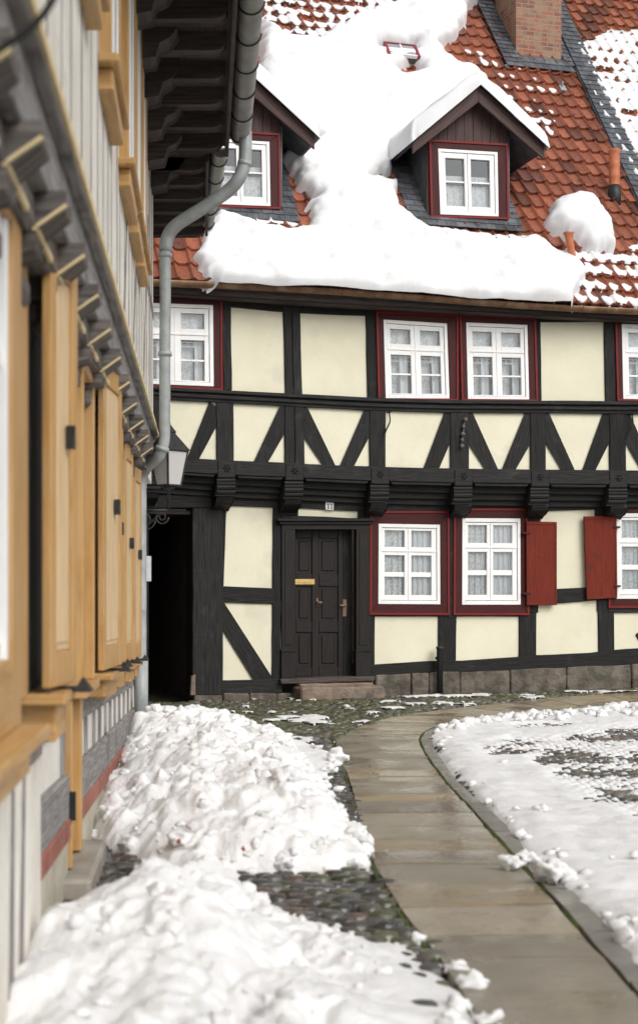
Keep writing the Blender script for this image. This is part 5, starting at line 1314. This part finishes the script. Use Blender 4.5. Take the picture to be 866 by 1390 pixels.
# loose lumps
for (u, v, r_, lb_) in ((456, 1036, .075, 'largest round snow lump at the left edge of the path'), (447, 1052, .05, 'small snow lump just below the largest one at the left path edge'), (694, 1184, .05, 'left snow lump lying on the right edge of the path'), (712, 1178, .055, 'middle snow lump on the kerb beside the road snow'),
                        (752, 1203, .085, 'dirty snow lump on the kerb, rightmost of the three'), (736, 1110, .05, 'snow lump standing alone on the white road snow')):
    p = G(u, v); M = MB(); crumb(M, (p[0], p[1], r_ * .55 + .02), r_, int(u), .75, sub=3); crumb(M, (p[0] + r_, p[1] + r_ * .4, r_ * .3 + .02), r_ * .5, int(u) + 5, .75)
    tag(M.build('snow_lump', 'snow_pile', None, smooth=True), lb_, 'snow lump', 'loose snow lumps beside the path')
# leaves in the snow
M0 = None
def leaf_at(u, v, z_, lab):
    p = G(u, v, z_); M = MB(); a = random.random() * 3; c = np.array([p[0], p[1], z_]); d = np.array([math.cos(a), math.sin(a) * .5, .7]); e = np.array([-math.sin(a), math.cos(a), .3]); s_ = .024
    V = [c, c + d * s_ * .6 + e * s_ * .5, c + d * s_ * 1.5, c + d * s_ * .6 - e * s_ * .5]; V += [v_ + np.array([0, -.002, .002]) for v_ in V]
    hexa(M, V); tag(M.build('dead_leaf', 'leaf', None), lab, 'leaf', 'dead leaves caught in the snow')
leaf_at(260, 1128, .38, 'red-brown dead leaf stuck in the left part of the long heap'); leaf_at(330, 1157, .24, 'red-brown dead leaf in a hollow at the right end of the long heap'); leaf_at(241, 1147, .36, 'tiny dead leaf on top of the snow near the front heap')
# doorstep of the left house
M = MB(); V = []; 
lbox(M, 7.0, 8.15, .0, .16, -.03, .11); o = M.build('doorstep', 'doorstep_stone', None, bevel=.02); tag(o, 'worn grey stone doorstep below the ochre door frame', 'step')
# sandstone step in front of the dark door
M = MB(); quad(M, (396, 931), (509, 929), (510, 947), (397, 950), FG, .02, .42, 12, 3, .9, 55); stp = M.build('door_step', 'step_stone', None, bevel=.025); tag(stp, 'rough reddish sandstone step in front of the dark panelled door', 'step')
M = MB(); quad(M, (400, 927.5), (500, 926), (500, 931), (400, 932), FG, .0, .24, 8, 1, .6, 57); M.build('upper_slab', 'step_stone', stp, bevel=.015)

# ================================================================== CAMERA, LIGHT, WORLD
cam = bpy.data.cameras.new('camera'); co = bpy.data.objects.new('camera', cam); COL.objects.link(co); sc.camera = co
co.location = (0, 0, HC); co.rotation_euler = (R(90), 0, 0)
cam.sensor_fit = 'HORIZONTAL'; cam.sensor_width = 24; cam.lens = FP / 866 * 24; cam.shift_y = (HV - 695) / 866; cam.clip_end = 500; cam.clip_start = .05
cam.dof.use_dof = True; cam.dof.focus_distance = 18.5; cam.dof.aperture_fstop = 2.6
w = bpy.data.worlds.new('World'); sc.world = w; w.use_nodes = True; nt = w.node_tree
bg = nt.nodes['Background']; sky = nt.nodes.new('ShaderNodeTexSky'); sky.sky_type = 'NISHITA'; sky.sun_disc = False
SEL, SRO = R(40), R(142)
sky.sun_elevation = SEL; sky.sun_rotation = SRO; sky.air_density = 1.0; sky.dust_density = 4.0
hs = nt.nodes.new('ShaderNodeHueSaturation'); hs.inputs['Saturation'].default_value = .12; nt.links.new(sky.outputs[0], hs.inputs['Color']); nt.links.new(hs.outputs[0], bg.inputs[0]); bg.inputs[1].default_value = .15
sun = bpy.data.lights.new('sun', 'SUN'); sun.energy = 1.2; sun.angle = R(40); sun.color = (1, .97, .93); so = bpy.data.objects.new('sun', sun); COL.objects.link(so)
# sun direction matches the sky: rotation measured clockwise from +Y
dv = Vector((math.sin(SRO) * math.cos(SEL), math.cos(SRO) * math.cos(SEL), math.sin(SEL))); so.rotation_euler = dv.to_track_quat('Z', 'Y').to_euler()
so.location = (0, -5, 12)
vs = sc.view_settings; vs.view_transform = 'Standard'; vs.look = 'None'; vs.gamma = 1; vs.use_curve_mapping = False; vs.exposure = 0.03
